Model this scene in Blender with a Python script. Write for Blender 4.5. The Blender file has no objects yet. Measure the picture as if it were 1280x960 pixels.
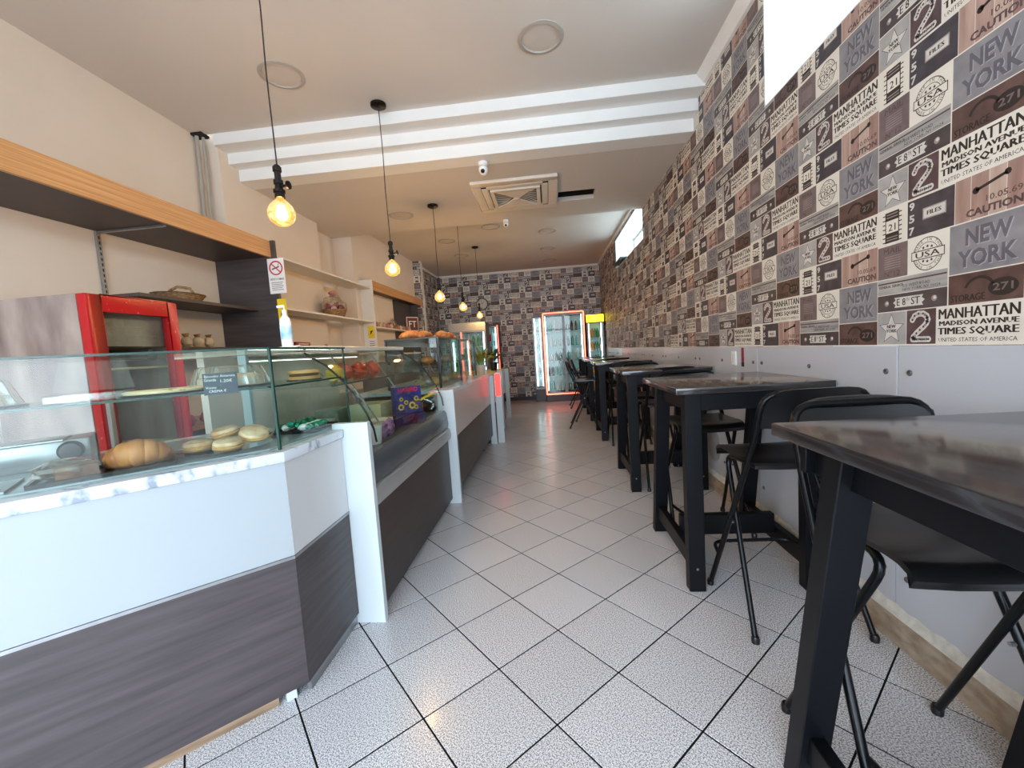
import bpy, bmesh, math, random
import numpy as np
from mathutils import Vector, Matrix
random.seed(7)
PI = math.pi
SC = bpy.context.scene
COL = SC.collection

# ---------------------------------------------------------------- camera
Hc = 1.28
def cam_matrix(yaw, pitch, roll):
    f = Vector((math.sin(yaw)*math.cos(pitch), math.cos(yaw)*math.cos(pitch), math.sin(pitch)))
    r0 = Vector((math.cos(yaw), -math.sin(yaw), 0)); u = r0.cross(f)
    r = math.cos(roll)*r0 + math.sin(roll)*u
    up = -math.sin(roll)*r0 + math.cos(roll)*u
    m = Matrix((r, up, -f)).transposed().to_4x4()
    m.translation = (0, 0, Hc)
    return m
cd = bpy.data.cameras.new('camera'); cam = bpy.data.objects.new('camera', cd); COL.objects.link(cam)
cd.sensor_width = 36; cd.lens = 36*512.281/1280; cd.clip_start = .02; cd.clip_end = 100
cam.matrix_world = cam_matrix(-0.0936804, -0.0809446, -0.0657565)
SC.camera = cam

# ---------------------------------------------------------------- world, light, exposure
SC.view_settings.view_transform = 'Standard'; SC.view_settings.look = 'None'
SC.view_settings.gamma = 1; SC.view_settings.use_curve_mapping = False
SC.view_settings.exposure = .95
w = bpy.data.worlds.new('daylight'); SC.world = w; w.use_nodes = True
bg = w.node_tree.nodes['Background']; bg.inputs[0].default_value = (.74, .86, 1.0, 1); bg.inputs[1].default_value = 5.6
SC.cycles.max_bounces = 10; SC.cycles.diffuse_bounces = 6; SC.cycles.glossy_bounces = 4
SC.cycles.transparent_max_bounces = 24; SC.cycles.transmission_bounces = 8
SC.cycles.caustics_reflective = False; SC.cycles.caustics_refractive = False
SC.cycles.sample_clamp_indirect = 6
def area(name, loc, rot, sx, sy, power, color=(1, 1, 1), portal=False):
    l = bpy.data.lights.new(name, 'AREA'); l.shape = 'RECTANGLE'; l.size = sx; l.size_y = sy
    l.energy = power; l.color = color
    if portal: l.cycles.is_portal = True
    o = bpy.data.objects.new(name, l); COL.objects.link(o); o.location = loc; o.rotation_euler = rot
    return o
area('shopfront_portal', (-.8, -2.22, 1.5), (PI/2, 0, 0), 4.1, 2.9, 1, portal=True)
area('high_window_portal', (1.72, 1.6, 2.92), (0, PI/2, 0), .62, 2.1, 1, portal=True)
area('far_window_portal', (1.72, 6.85, 2.95), (0, PI/2, 0), .55, 2.1, 1, portal=True)

# ---------------------------------------------------------------- helpers
def rgb(r, g, b):
    f = lambda c: (c/12.92 if c <= .04045 else ((c+.055)/1.055)**2.4)
    return (f(r/255), f(g/255), f(b/255), 1)
MATS = {}
def mat(name, c, rough=.5, metal=0, var=0, scale=8, stretch=(1, 1, 1), bump=0, bscale=None, c2=None, spec=.5, emit=None, es=0,
        coat=0, detail=4, objvar=0, band=None):
    if name in MATS: return MATS[name]
    m = bpy.data.materials.new(name); MATS[name] = m; m.use_nodes = True
    nt = m.node_tree; b = nt.nodes['Principled BSDF']; L = nt.links.new
    b.inputs['Base Color'].default_value = c; b.inputs['Roughness'].default_value = rough
    b.inputs['Metallic'].default_value = metal; b.inputs['Specular IOR Level'].default_value = spec
    b.inputs['Coat Weight'].default_value = coat; b.inputs['Coat Roughness'].default_value = .08
    if emit:
        b.inputs['Emission Color'].default_value = emit; b.inputs['Emission Strength'].default_value = es
    if var or bump or c2:
        tc = nt.nodes.new('ShaderNodeTexCoord'); mp = nt.nodes.new('ShaderNodeMapping')
        mp.inputs['Scale'].default_value = stretch
        L(tc.outputs['Object'], mp.inputs['Vector'])
        n = nt.nodes.new('ShaderNodeTexNoise'); n.inputs['Scale'].default_value = scale; n.inputs['Detail'].default_value = detail
        L(mp.outputs[0], n.inputs['Vector'])
        if c2 is None: c2 = tuple(max(0, x*(1-var)) for x in c[:3])+(1,)
        if band:
            cr = nt.nodes.new('ShaderNodeValToRGB'); cr.color_ramp.elements[0].position = band[0]; cr.color_ramp.elements[1].position = band[1]
            cr.color_ramp.elements[0].color = c; cr.color_ramp.elements[1].color = c2
            L(n.outputs['Fac'], cr.inputs[0]); out = cr.outputs[0]
        else:
            mx = nt.nodes.new('ShaderNodeMix'); mx.data_type = 'RGBA'
            mx.inputs['A'].default_value = c; mx.inputs['B'].default_value = c2
            mr = nt.nodes.new('ShaderNodeMapRange'); mr.inputs[1].default_value = .32; mr.inputs[2].default_value = .68
            L(n.outputs['Fac'], mr.inputs[0]); L(mr.outputs[0], mx.inputs['Factor']); out = mx.outputs['Result']
        if objvar:
            oi = nt.nodes.new('ShaderNodeObjectInfo'); hs = nt.nodes.new('ShaderNodeHueSaturation')
            m2 = nt.nodes.new('ShaderNodeMapRange'); m2.inputs[3].default_value = 1-objvar; m2.inputs[4].default_value = 1+objvar
            L(oi.outputs['Random'], m2.inputs[0]); L(m2.outputs[0], hs.inputs['Value']); L(out, hs.inputs['Color']); out = hs.outputs[0]
        L(out, b.inputs['Base Color'])
        if bump:
            bp = nt.nodes.new('ShaderNodeBump'); bp.inputs['Strength'].default_value = bump; bp.inputs['Distance'].default_value = .004
            if bscale:
                n2 = nt.nodes.new('ShaderNodeTexNoise'); n2.inputs['Scale'].default_value = bscale; L(mp.outputs[0], n2.inputs['Vector'])
                L(n2.outputs['Fac'], bp.inputs['Height'])
            else: L(n.outputs['Fac'], bp.inputs['Height'])
            L(bp.outputs[0], b.inputs['Normal'])
    return m
def glass(name, tint=(.93, .98, .96, 1), rough=.0, ior=1.5, gl=1.0, alpha=0.0):
    if name in MATS: return MATS[name]
    m = bpy.data.materials.new(name); MATS[name] = m; m.use_nodes = True
    nt = m.node_tree; nt.nodes.remove(nt.nodes['Principled BSDF']); L = nt.links.new
    o = nt.nodes['Material Output']; t = nt.nodes.new('ShaderNodeBsdfTransparent'); t.inputs[0].default_value = tint
    g = nt.nodes.new('ShaderNodeBsdfGlossy'); g.inputs['Roughness'].default_value = rough
    f = nt.nodes.new('ShaderNodeFresnel'); ge = nt.nodes.new('ShaderNodeNewGeometry')
    mi = nt.nodes.new('ShaderNodeMapRange'); mi.inputs[3].default_value = ior; mi.inputs[4].default_value = 1/ior
    L(ge.outputs['Backfacing'], mi.inputs[0]); L(mi.outputs[0], f.inputs[0])
    mu = nt.nodes.new('ShaderNodeMath'); mu.operation = 'MULTIPLY_ADD'; mu.inputs[1].default_value = gl; mu.inputs[2].default_value = alpha; mu.use_clamp = True
    L(f.outputs[0], mu.inputs[0]); mx = nt.nodes.new('ShaderNodeMixShader')
    L(mu.outputs[0], mx.inputs[0]); L(t.outputs[0], mx.inputs[1]); L(g.outputs[0], mx.inputs[2]); L(mx.outputs[0], o.inputs[0])
    return m

class MB:
    def __init__(s): s.v = []; s.f = []; s.m = []; s.mats = []; s.cur = 0
    def use(s, m):
        if m not in s.mats: s.mats.append(m)
        s.cur = s.mats.index(m); return s
    def add(s, vs, fs):
        k = len(s.v); s.v += [tuple(p) for p in vs]; s.f += [tuple(k+i for i in f) for f in fs]; s.m += [s.cur]*len(fs); return s
    def box(s, x0, y0, z0, x1, y1, z1, M=None):
        vs = [(x, y, z) for z in (z0, z1) for y in (y0, y1) for x in (x0, x1)]
        if M is not None: vs = [tuple(M @ Vector(p)) for p in vs]
        return s.add(vs, [(0, 2, 3, 1), (4, 5, 7, 6), (0, 1, 5, 4), (2, 6, 7, 3), (0, 4, 6, 2), (1, 3, 7, 5)])
    def bar(s, p, q, wx, wy, up=(0, 0, 1)):      # rectangular bar from p to q
        p = Vector(p); q = Vector(q); d = (q-p); L_ = d.length; d.normalize(); u = Vector(up)
        if abs(d.dot(u)) > .95: u = Vector((0, 1, 0))
        a = u.cross(d).normalized(); b = d.cross(a)
        M = Matrix((a, b, d)).transposed().to_4x4(); M.translation = p
        return s.box(-wx/2, -wy/2, 0, wx/2, wy/2, L_, M)
    def tube(s, pts, r, n=8, cap=True, closed=False):
        pts = [Vector(p) for p in pts]; N = len(pts); rs = r if isinstance(r, (list, tuple)) else [r]*N
        k = len(s.v); pa = None
        for i, p in enumerate(pts):
            if closed: d = (pts[(i+1) % N]-pts[i-1]).normalized()
            else: d = (pts[min(i+1, N-1)]-pts[max(i-1, 0)]).normalized()
            if pa is None:
                u = Vector((0, 0, 1)) if abs(d.z) < .9 else Vector((0, 1, 0)); a = u.cross(d).normalized()
            else: a = (pa - d*pa.dot(d)).normalized()
            pa = a; b = d.cross(a)
            for j in range(n):
                t = 2*PI*j/n; s.v.append(tuple(p+(a*math.cos(t)+b*math.sin(t))*rs[i]))
        R = range(N if closed else N-1)
        for i in R:
            i2 = (i+1) % N
            for j in range(n):
                j2 = (j+1) % n; s.f.append((k+i*n+j, k+i*n+j2, k+i2*n+j2, k+i2*n+j)); s.m.append(s.cur)
        if cap and not closed:
            s.f.append(tuple(k+j for j in reversed(range(n)))); s.m.append(s.cur)
            s.f.append(tuple(k+(N-1)*n+j for j in range(n))); s.m.append(s.cur)
        return s
    def lathe(s, prof, c=(0, 0, 0), n=20, axis=(0, 0, 1), sx=1, sy=1, fn=None, cap=True):
        q = Vector((0, 0, 1)).rotation_difference(Vector(axis)); k = len(s.v); c = Vector(c)
        for (r, z) in prof:
            for j in range(n):
                t = 2*PI*j/n; rr = r*(fn(t, z) if fn else 1)
                s.v.append(tuple(c + q @ Vector((rr*math.cos(t)*sx, rr*math.sin(t)*sy, z))))
        for i in range(len(prof)-1):
            for j in range(n):
                j2 = (j+1) % n; s.f.append((k+i*n+j, k+i*n+j2, k+(i+1)*n+j2, k+(i+1)*n+j)); s.m.append(s.cur)
        if cap and prof[0][0] > 1e-4: s.f.append(tuple(k+j for j in reversed(range(n)))); s.m.append(s.cur)
        if cap and prof[-1][0] > 1e-4: s.f.append(tuple(k+(len(prof)-1)*n+j for j in range(n))); s.m.append(s.cur)
        return s
    def cyl(s, p, q, r, n=12): return s.tube([p, q], r, n)
    def prism(s, poly, z0, z1):
        a = sum(poly[i][0]*poly[(i+1) % len(poly)][1]-poly[(i+1) % len(poly)][0]*poly[i][1] for i in range(len(poly)))
        if a < 0: poly = poly[::-1]
        n = len(poly); vs = [(x, y, z0) for x, y in poly]+[(x, y, z1) for x, y in poly]
        return s.add(vs, [tuple(reversed(range(n))), tuple(range(n, 2*n))]+[(i, (i+1) % n, n+(i+1) % n, n+i) for i in range(n)])
    def extr(s, prof, y0, y1):       # profile in x,z extruded along y
        n = len(prof); vs = [(x, y0, z) for x, z in prof]+[(x, y1, z) for x, z in prof]
        return s.add(vs, [tuple(range(n)), tuple(reversed(range(n, 2*n)))]+[(n+i, n+(i+1) % n, (i+1) % n, i) for i in range(n)])
    def quad(s, o, u, v):
        o, u, v = Vector(o), Vector(u), Vector(v); return s.add([o, o+u, o+u+v, o+v], [(0, 1, 2, 3)])
    def sheet(s, path, y0, y1, t=.006):   # thin curved sheet: path in x,z with thickness
        P = [Vector((x, z)) for x, z in path]; out = []
        for i, p in enumerate(P):
            d = (P[min(i+1, len(P)-1)]-P[max(i-1, 0)]).normalized(); nrm = Vector((-d.y, d.x)); out.append(p+nrm*t)
        return s.extr([tuple(p) for p in P]+[tuple(p) for p in reversed(out)], y0, y1)
    def blob(s, c, r, seed=0, n=14, amp=.25, sc=(1, 1, 1), freq=3):
        k = len(s.v); rnd = random.Random(seed); ph = [(rnd.uniform(0, 6), rnd.uniform(.6, 1.4)*freq, rnd.uniform(0, 6), rnd.choice((1, 2, 3))) for _ in range(5)]
        m = n//2
        for i in range(m+1):
            th = PI*i/m
            for j in range(n):
                t = 2*PI*j/n; e = sum(math.sin(a*th*1.3+p)*math.cos(b*t+q) for p, a, q, b in ph)/5
                rr = r*(1+amp*e); s.v.append((c[0]+rr*math.sin(th)*math.cos(t)*sc[0], c[1]+rr*math.sin(th)*math.sin(t)*sc[1], c[2]+rr*math.cos(th)*sc[2]))
        for i in range(m):
            for j in range(n):
                j2 = (j+1) % n; s.f.append((k+i*n+j, k+(i+1)*n+j, k+(i+1)*n+j2, k+i*n+j2)); s.m.append(s.cur)
        return s
    def text(s, txt, o, u, v, W, H, bold=0, keep=False, align='c'):
        T = text_tris(txt, bold); w_, h_ = T['w'], T['h']; sx, sy = W/w_, H/h_
        if keep: sx = sy = min(sx, sy)
        o, u, v = Vector(o), Vector(u).normalized(), Vector(v).normalized()
        ox = (W-w_*sx)/2 if align == 'c' else 0; oy = (H-h_*sy)/2
        vs = [o+u*(x*sx+ox)+v*(y*sy+oy) for x, y in T['v']]
        return s.add(vs, [tuple(t) for t in T['t']])
    def build(s, name, m=None, parent=None, smooth=False, bevel=0, world=False, ang=38):
        vs = s.v
        if world and parent is not None:
            L_ = parent.location; vs = [(x-L_[0], y-L_[1], z-L_[2]) for x, y, z in vs]
        me = bpy.data.meshes.new(name); me.from_pydata(vs, [], s.f)
        if s.mats:
            for q in s.mats: me.materials.append(q)
            me.polygons.foreach_set('material_index', s.m)
        elif m is not None: me.materials.append(m)
        if bevel:
            bm = bmesh.new(); bm.from_mesh(me)
            bmesh.ops.remove_doubles(bm, verts=bm.verts, dist=1e-5)
            es = [e for e in bm.edges if len(e.link_faces) == 2 and e.calc_face_angle(0) > .5]
            bmesh.ops.bevel(bm, geom=es, offset=bevel, segments=1 if bevel < .004 else 2, affect='EDGES', profile=.6)
            bm.to_mesh(me); bm.free()
        if smooth or bevel:
            me.polygons.foreach_set('use_smooth', [True]*len(me.polygons)); me.set_sharp_from_angle(angle=math.radians(ang))
        me.update()
        o = bpy.data.objects.new(name, me); COL.objects.link(o)
        if parent is not None: o.parent = parent
        return o
_T = {}
def text_tris(txt, bold=0):
    key = (txt, bold)
    if key in _T: return _T[key]
    c = bpy.data.curves.new('t', 'FONT'); c.body = txt; c.size = 1; c.offset = bold; c.resolution_u = 2 if len(txt) < 12 else 1
    o = bpy.data.objects.new('t', c); COL.objects.link(o)
    dg = bpy.context.evaluated_depsgraph_get(); dg.update(); ev = o.evaluated_get(dg); me = ev.to_mesh()
    me.calc_loop_triangles()
    v = np.array([(p.co.x, p.co.y) for p in me.vertices]); t = [tuple(q.vertices) for q in me.loop_triangles]
    ev.to_mesh_clear(); bpy.data.objects.remove(o); bpy.data.curves.remove(c)
    mn, mx = v.min(0), v.max(0); v = v-mn
    _T[key] = dict(v=[tuple(p) for p in v], t=t, w=mx[0]-mn[0], h=mx[1]-mn[1]); return _T[key]

def tag(o, label, cat, group=None):
    o['label'] = label; o['category'] = cat
    if group: o['group'] = group
    return o
def thing(name, label, cat, loc=(0, 0, 0), rz=0, group=None):
    o = bpy.data.objects.new(name, None); COL.objects.link(o); o.empty_display_size = .1
    o.location = loc; o.rotation_euler = (0, 0, rz); return tag(o, label, cat, group)
def dup(root, loc, rz=None, label=None, group=None, scale=None):
    def rec(o, par):
        c = o.copy(); COL.objects.link(c)
        if par is not None: c.parent = par
        for ch in o.children: rec(ch, c)
        return c
    r = rec(root, None); r.location = loc
    if rz is not None: r.rotation_euler = (0, 0, rz)
    if label: r['label'] = label
    if group: r['group'] = group
    if scale: r.scale = scale
    return r
def struct(o, label=None):
    o['kind'] = 'structure'
    if label: o['label'] = label
    return o

# ---------------------------------------------------------------- materials
white_wall = mat('painted_plaster', rgb(226, 220, 212), .85, var=.05, scale=2, bump=.05, bscale=60)
ceil_m = mat('ceiling_paint', rgb(214, 207, 200), .9, var=.04, scale=1.5)
beam_m = mat('beam_white_paint', rgb(236, 236, 234), .7, var=.03, scale=3)
trim_m = mat('trim_white', rgb(236, 234, 230), .6, var=.05, scale=6)
grout_m = mat('grout', rgb(34, 33, 32), 1, var=.3, scale=20, spec=0)
black_wood = mat('black_lacquered_wood', rgb(9, 11, 16), .48, var=.3, scale=6, stretch=(1, 1, .2), bump=.1, spec=.22)
top_m = mat('black_brown_tabletop', rgb(46, 42, 42), .15, var=.08, scale=5, coat=.3)
black_metal = mat('black_tube_steel', rgb(22, 23, 25), .28, .6, var=.3, scale=30)
black_plastic = mat('black_seat_board', rgb(20, 19, 20), .3, var=.3, scale=9, bump=.05)
dark_bronze = mat('dark_bronze_fitting', rgb(44, 38, 34), .4, .8, var=.3, scale=40)
white_lam = mat('white_laminate', rgb(212, 222, 226), .32, var=.03, scale=2)
grey_wood = mat('dark_grey_oak_laminate', rgb(82, 74, 76), .45, c2=rgb(62, 55, 56), scale=3.5, stretch=(.8, .8, 12), bump=.08, detail=8)
brown_lam = mat('brown_laminate', rgb(58, 47, 43), .38, c2=rgb(46, 37, 34), scale=4, stretch=(.6, .6, 8))
marble = mat('white_marble', rgb(214, 220, 226), .22, c2=rgb(150, 160, 172), scale=16, detail=10, band=(.52, .66), stretch=(1, 1.6, 1))
alu = mat('brushed_aluminium', rgb(170, 172, 174), .35, .9, var=.15, scale=30, stretch=(1, .1, 1))
steel = mat('stainless_steel', rgb(150, 152, 154), .3, .8, var=.15, scale=12, stretch=(1, .1, 6))
grey_panel = mat('dark_grey_case_panel', rgb(92, 98, 104), .25, .2, var=.1, scale=6)
pale_oak = mat('oak_fascia', rgb(208, 162, 110), .42, c2=rgb(178, 126, 76), scale=5, stretch=(3, .35, 22), detail=8, bump=.1)
dark_board = mat('dark_brown_board', rgb(74, 62, 58), .5, var=.15, scale=5, stretch=(1, .3, 1))
dark_end = mat('dark_grey_end_panel', rgb(76, 68, 68), .45, c2=rgb(58, 52, 52), scale=3, stretch=(.8, .8, 9))
shelf_white = mat('white_shelf_board', rgb(226, 222, 214), .5, var=.04, scale=5)
taupe = mat('taupe_marbled_laminate', rgb(172, 154, 144), .4, c2=rgb(118, 100, 94), scale=5, stretch=(1.5, 1, .5), detail=9)
red_paint = mat('red_enamel', rgb(196, 22, 30), .25, var=.15, scale=12, coat=.4)
red_chip = mat('red_worn_enamel', rgb(178, 16, 26), .3, c2=rgb(214, 120, 100), scale=34, band=(.66, .70))
clear = glass('clear_glass', gl=.65)
green_glass = glass('green_tinted_glass', (.90, .965, .95, 1), gl=.7)
plast = glass('clear_plastic', (.97, .98, .98, 1), rough=.12, ior=1.6, gl=2.2, alpha=.03)
cello = glass('crinkled_cellophane', (.95, .93, .90, 1), rough=.2, ior=1.6, gl=2.4, alpha=.08)
glass_edge = mat('green_glass_edge', rgb(34, 70, 62), .2, var=.1, scale=30)
wood_plinth = mat('raw_wood_plinth', rgb(176, 150, 122), .7, c2=rgb(120, 96, 74), scale=6, stretch=(1, 1, 8), bump=.2)

# ---------------------------------------------------------------- floor
XR, XL, YB, YF = 1.35, -2.98, 10.4, -2.2
TH, TS = 0.815151, 0.2618266*Hc
T0 = (-0.0233866*Hc, 1.386976*Hc)
A_ = (math.cos(TH)*TS, -math.sin(TH)*TS); B_ = (math.sin(TH)*TS, math.cos(TH)*TS)
fl = MB().box(XL-.1, YF-.1, -.12, XR+.1, YB+.1, -.0016).build('floor', grout_m); struct(fl)
tile_m = mat('speckled_granite_tile', rgb(238, 238, 240), .24, c2=rgb(132, 132, 138), scale=215, detail=3, band=(.42, .62), objvar=.05, coat=.1)
def tile_xy(i, j): return (T0[0]+i*A_[0]+j*B_[0], T0[1]+i*A_[1]+j*B_[1])
def clip_poly(P, axis, val, keep_less):
    out = []
    for k in range(len(P)):
        a, b = P[k], P[(k+1) % len(P)]
        ia = (a[axis] <= val) == keep_less or a[axis] == val; ib = (b[axis] <= val) == keep_less or b[axis] == val
        if ia: out.append(a)
        if ia != ib:
            t = (val-a[axis])/(b[axis]-a[axis]); out.append(tuple(a[q]+t*(b[q]-a[q]) for q in range(2)))
    return out
g = .0032
proto = MB()
c4 = lambda e, z: [(-e, -e, z), (e, -e, z), (e, e, z), (-e, e, z)]
e0 = TS/2-g
proto.add(c4(e0, -.008)+c4(e0, -.0007)+c4(e0-.0008, 0), [(0, 1, 5, 4), (1, 2, 6, 5), (2, 3, 7, 6), (3, 0, 4, 7), (4, 5, 9, 8), (5, 6, 10, 9), (6, 7, 11, 10), (7, 4, 8, 11), (8, 9, 10, 11)])
tile_me = None; cand = []; rest = MB()
for i in range(-45, 46):
    for j in range(-45, 46):
        cs = [tile_xy(i, j), tile_xy(i+1, j), tile_xy(i+1, j+1), tile_xy(i, j+1)]
        cx, cy = sum(p[0] for p in cs)/4, sum(p[1] for p in cs)/4
        x0, x1 = min(p[0] for p in cs), max(p[0] for p in cs); y0, y1 = min(p[1] for p in cs), max(p[1] for p in cs)
        if x1 < XL or x0 > XR or y1 < YF or y0 > YB: continue
        inside = x0 > XL and x1 < XR and y0 > YF and y1 < YB
        cand.append((cx, cy, cs, inside))
vis = [c for c in cand if c[0] > -1.05 and c[1] > .35]; vis.sort(key=lambda c: c[1]); near = set(id(c) for c in vis[:296])
for c in cand:
    cx, cy, cs, inside = c
    if inside and id(c) in near:
        if tile_me is None:
            o = proto.build('floor_tile', tile_m, fl); tile_me = o.data
        else:
            o = bpy.data.objects.new('floor_tile', tile_me); COL.objects.link(o); o.parent = fl
        o.location = (cx, cy, random.uniform(-.0006, .0004)); o.rotation_euler = (0, 0, -TH)
    else:
        P = [(cx+(p[0]-cx)*(1-2*g/TS), cy+(p[1]-cy)*(1-2*g/TS)) for p in cs]
        for ax, v, kl in ((0, XR-.002, True), (0, XL+.002, False), (1, YB-.002, True), (1, YF+.002, False)):
            if P: P = clip_poly(P, ax, v, kl)
        if len(P) > 2:
            if id(c) in near: MB().prism(P, -.008, 0).build('floor_tile', tile_m, fl)
            else: rest.prism(P, -.008, 0)
r_ = rest.build('floor_tiles_beyond', tile_m, fl); r_['kind'] = 'stuff'
struct(MB().box(-9, -9, -.14, 9, YF-.12, -.02).build('ground', mat('pavement_concrete', rgb(176, 174, 170), .9, var=.15, scale=3)))

# ---------------------------------------------------------------- ceilings and beam
ZF, ZM, ZB = 3.345, 3.05, 3.265
YS = (3.53, 3.69, 3.81)
struct(MB().box(XL-.1, YF-.1, ZF, XR+.1, YS[0], ZF+.12).build('ceiling', ceil_m))
hole = (.215, 4.895, .645, 5.2)
mb = MB()
mb.box(XL-.1, YS[2]+.05, ZM, hole[0], 5.78, ZM+.05).box(hole[2], YS[2]+.05, ZM, XR+.1, 5.78, ZM+.05)
mb.box(hole[0], YS[2]+.05, ZM, hole[2], hole[1], ZM+.05).box(hole[0], hole[3], ZM, hole[2], 5.78, ZM+.05)
cm = struct(mb.build('ceiling_lowered', ceil_m))
dk = mat('dark_plenum', rgb(22, 18, 16), .9, var=.3, scale=8)
mb = MB(); h0, h1, h2, h3 = hole
mb.box(h0-.02, h1-.02, ZM+.05, h0, h3+.02, ZM+.2).box(h2, h1-.02, ZM+.05, h2+.02, h3+.02, ZM+.2).box(h0, h1-.02, ZM+.05, h2, h1, ZM+.2).box(h0, h3, ZM+.05, h2, h3+.02, ZM+.2).box(h0-.02, h1-.02, ZM+.2, h2+.02, h3+.02, ZM+.21)
o = mb.build('ceiling_opening', dk, cm)
struct(MB().box(XL-.1, 5.78, ZB, XR+.1, YB+.1, ZB+.12).box(XL-.1, 5.74, ZM+.05, XR+.1, 5.78, ZB).build('ceiling_rear', ceil_m))
for k, (y, z0, z1) in enumerate(((YS[0], 3.25, ZF+.1), (YS[1], 3.155, 3.25+.1), (YS[2], ZM-.002, 3.155+.1))):
    struct(MB().box(-2.83, y, z0, XR-.001, y+.2, z1).build('trim_%d' % (k+1), beam_m, None, bevel=.003), 'white stepped plaster beam across the ceiling, %s step' % ('upper', 'middle', 'lower')[k])
struct(MB().extr([(XR-.07, ZF), (XR-.001, ZF), (XR-.001, ZF-.075), (XR-.02, ZF-.07), (XR-.06, ZF-.02)], YF, YS[0]).build('trim_4', trim_m))
struct(MB().box(-2.72, YB-.05, ZB-.05, XR, YB-.001, ZB-.001).box(XR-.04, 5.8, ZB-.045, XR-.001, YB-.05, ZB-.001).box(-2.72, 8.7, ZB-.05, -2.68, YB-.05, ZB-.001).build('trim_5', trim_m))

# ---------------------------------------------------------------- walls
W1 = (.55, 2.67, 2.605, 3.24); W2 = (5.78, 7.96, 2.66, 3.19)
mb = MB(); T = .36; x0, x1 = XR+.001, XR+T
ztop = 3.45
def wall_yz(mb, ya, yb, za, zb): mb.box(x0, ya, za, x1, yb, zb)
wall_yz(mb, YF-.1, W1[0], -.1, ztop); wall_yz(mb, W1[0], W1[1], -.1, W1[2]); wall_yz(mb, W1[0], W1[1], W1[3], ztop)
wall_yz(mb, W1[1], W2[0], -.1, ztop); wall_yz(mb, W2[0], W2[1], -.1, W2[2]); wall_yz(mb, W2[0], W2[1], W2[3], ztop); wall_yz(mb, W2[1], YB+.1, -.1, ztop)
wr = struct(mb.build('wall_right', white_wall))
mb = MB()
mb.box(XL-.15, YF-.1, -.1, XL, 3.58, ztop).box(XL-.15, 3.58, -.1, -2.83, 5.12, ztop).box(XL-.15, 5.12, -.1, XL-.02, 5.80, ztop).box(XL-.15, 5.80, -.1, -2.72, YB+.1, ztop)
wl = struct(mb.build('wall_left', mat('warm_plaster', rgb(224, 210, 194), .85, var=.05, scale=2, bump=.05, bscale=60)))
wb = struct(MB().box(XL-.15, YB+.001, -.1, XR+T, YB+.15, ztop).build('wall_back', white_wall))
mb = MB()
mb.box(XL-.15, YF-.12, -.1, -2.85, YF, ztop).box(1.25, YF-.12, -.1, XR+T, YF, ztop).box(-2.85, YF-.12, 2.98, 1.25, YF, ztop)
wf = struct(mb.build('wall_front', white_wall))
mb = MB()
for x in (-2.82, -1.5, -.1, 1.22): mb.box(x-.03, YF-.08, 0, x+.03, YF-.02, 2.98)
mb.box(-2.85, YF-.08, 2.2, 1.25, YF-.02, 2.26).box(-2.85, YF-.08, 2.92, 1.25, YF-.02, 2.98)
mb.build('shopfront_frame', mat('dark_window_frame', rgb(60, 60, 62), .4, .3, var=.1), wf)

# windows in the right wall
pvc = mat('white_pvc', rgb(240, 242, 240), .35, var=.03, scale=8)
for k, (W_, yy) in enumerate(((W1, None), (W2, None))):
    ya, yb, za, zb = W_
    f = MB(); xs0, xs1 = XR+.34, XR+.40
    f.box(xs0, ya, za, xs1, yb, za+.05).box(xs0, ya, zb-.05, xs1, yb, zb).box(xs0, ya, za+.05, xs1, ya+.05, zb-.05).box(xs0, yb-.05, za+.05, xs1, yb, zb-.05)
    n = 2
    for q in range(1, n+1):
        ym = ya+(yb-ya)*q/(n+1); f.box(xs0, ym-.035, za+.05, xs1, ym+.035, zb-.05)
    wo = struct(f.build('window_%d' % (k+1), pvc, bevel=.004))
    for q in range(n+1):
        a = ya+(yb-ya)*q/(n+1)+.04; b = ya+(yb-ya)*(q+1)/(n+1)-.04
        MB().box(XR+.367, a, za+.05, XR+.373, b, zb-.05).build('pane', clear, wo)
    rv = MB(); rv.box(XR+.002, yb-.006, za, xs0, yb-.0005, zb).box(XR+.002, ya+.0005, za, xs0, ya+.006, zb).box(XR+.002, ya, za+.0005, xs0, yb, za+.012).box(XR+.002, ya, zb-.012, xs0, yb, zb-.0005)
    rv.build('reveal', mat('white_reveal_paint', rgb(222, 226, 226), .6, var=.02), wo)
mb = MB().box(XR-.05, 7.25, 2.72, XR+.30, 7.93, 2.745).box(XR-.05, 7.25, 2.69, XR-.03, 7.93, 2.72)
tag(mb.build('casement_stay', mat('dark_grey_metal', rgb(66, 66, 66), .4, .5, var=.2)), 'dark metal ledge bar below the far high window', 'bar')

# ---------------------------------------------------------------- wallpaper (printed cells, real thin vinyl)
cream = mat('wp_cream', rgb(232, 226, 214), .5, var=.08, scale=12)
ink = mat('wp_black_ink', rgb(42, 36, 34), .55, var=.2, scale=30)
def wpm(n, a, b, sc=14, st=(1, 1, 1), dt=6): return mat('wp_'+n, rgb(*a), .48, c2=rgb(*b), scale=sc, stretch=st, detail=dt)
slate = wpm('slate', (148, 147, 150), (122, 120, 126)); slate_d = wpm('slate_dark', (106, 104, 112), (88, 87, 96))
slate_l = wpm('slate_light', (172, 174, 180), (160, 160, 168))
maroon = wpm('maroon', (104, 78, 74), (70, 50, 50), 16); brown2 = wpm('maroon_two', (98, 76, 80), (66, 50, 56), 18)
char = wpm('charcoal', (84, 76, 78), (58, 52, 56), 10); navy = wpm('navy', (74, 70, 78), (48, 46, 56), 20)
mauve = wpm('mauve', (124, 108, 108), (104, 90, 92), 14); mauve_d = wpm('mauve_dark', (86, 70, 72), (74, 60, 62))
mauve_l = wpm('mauve_light', (160, 146, 144), (146, 132, 132))
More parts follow.
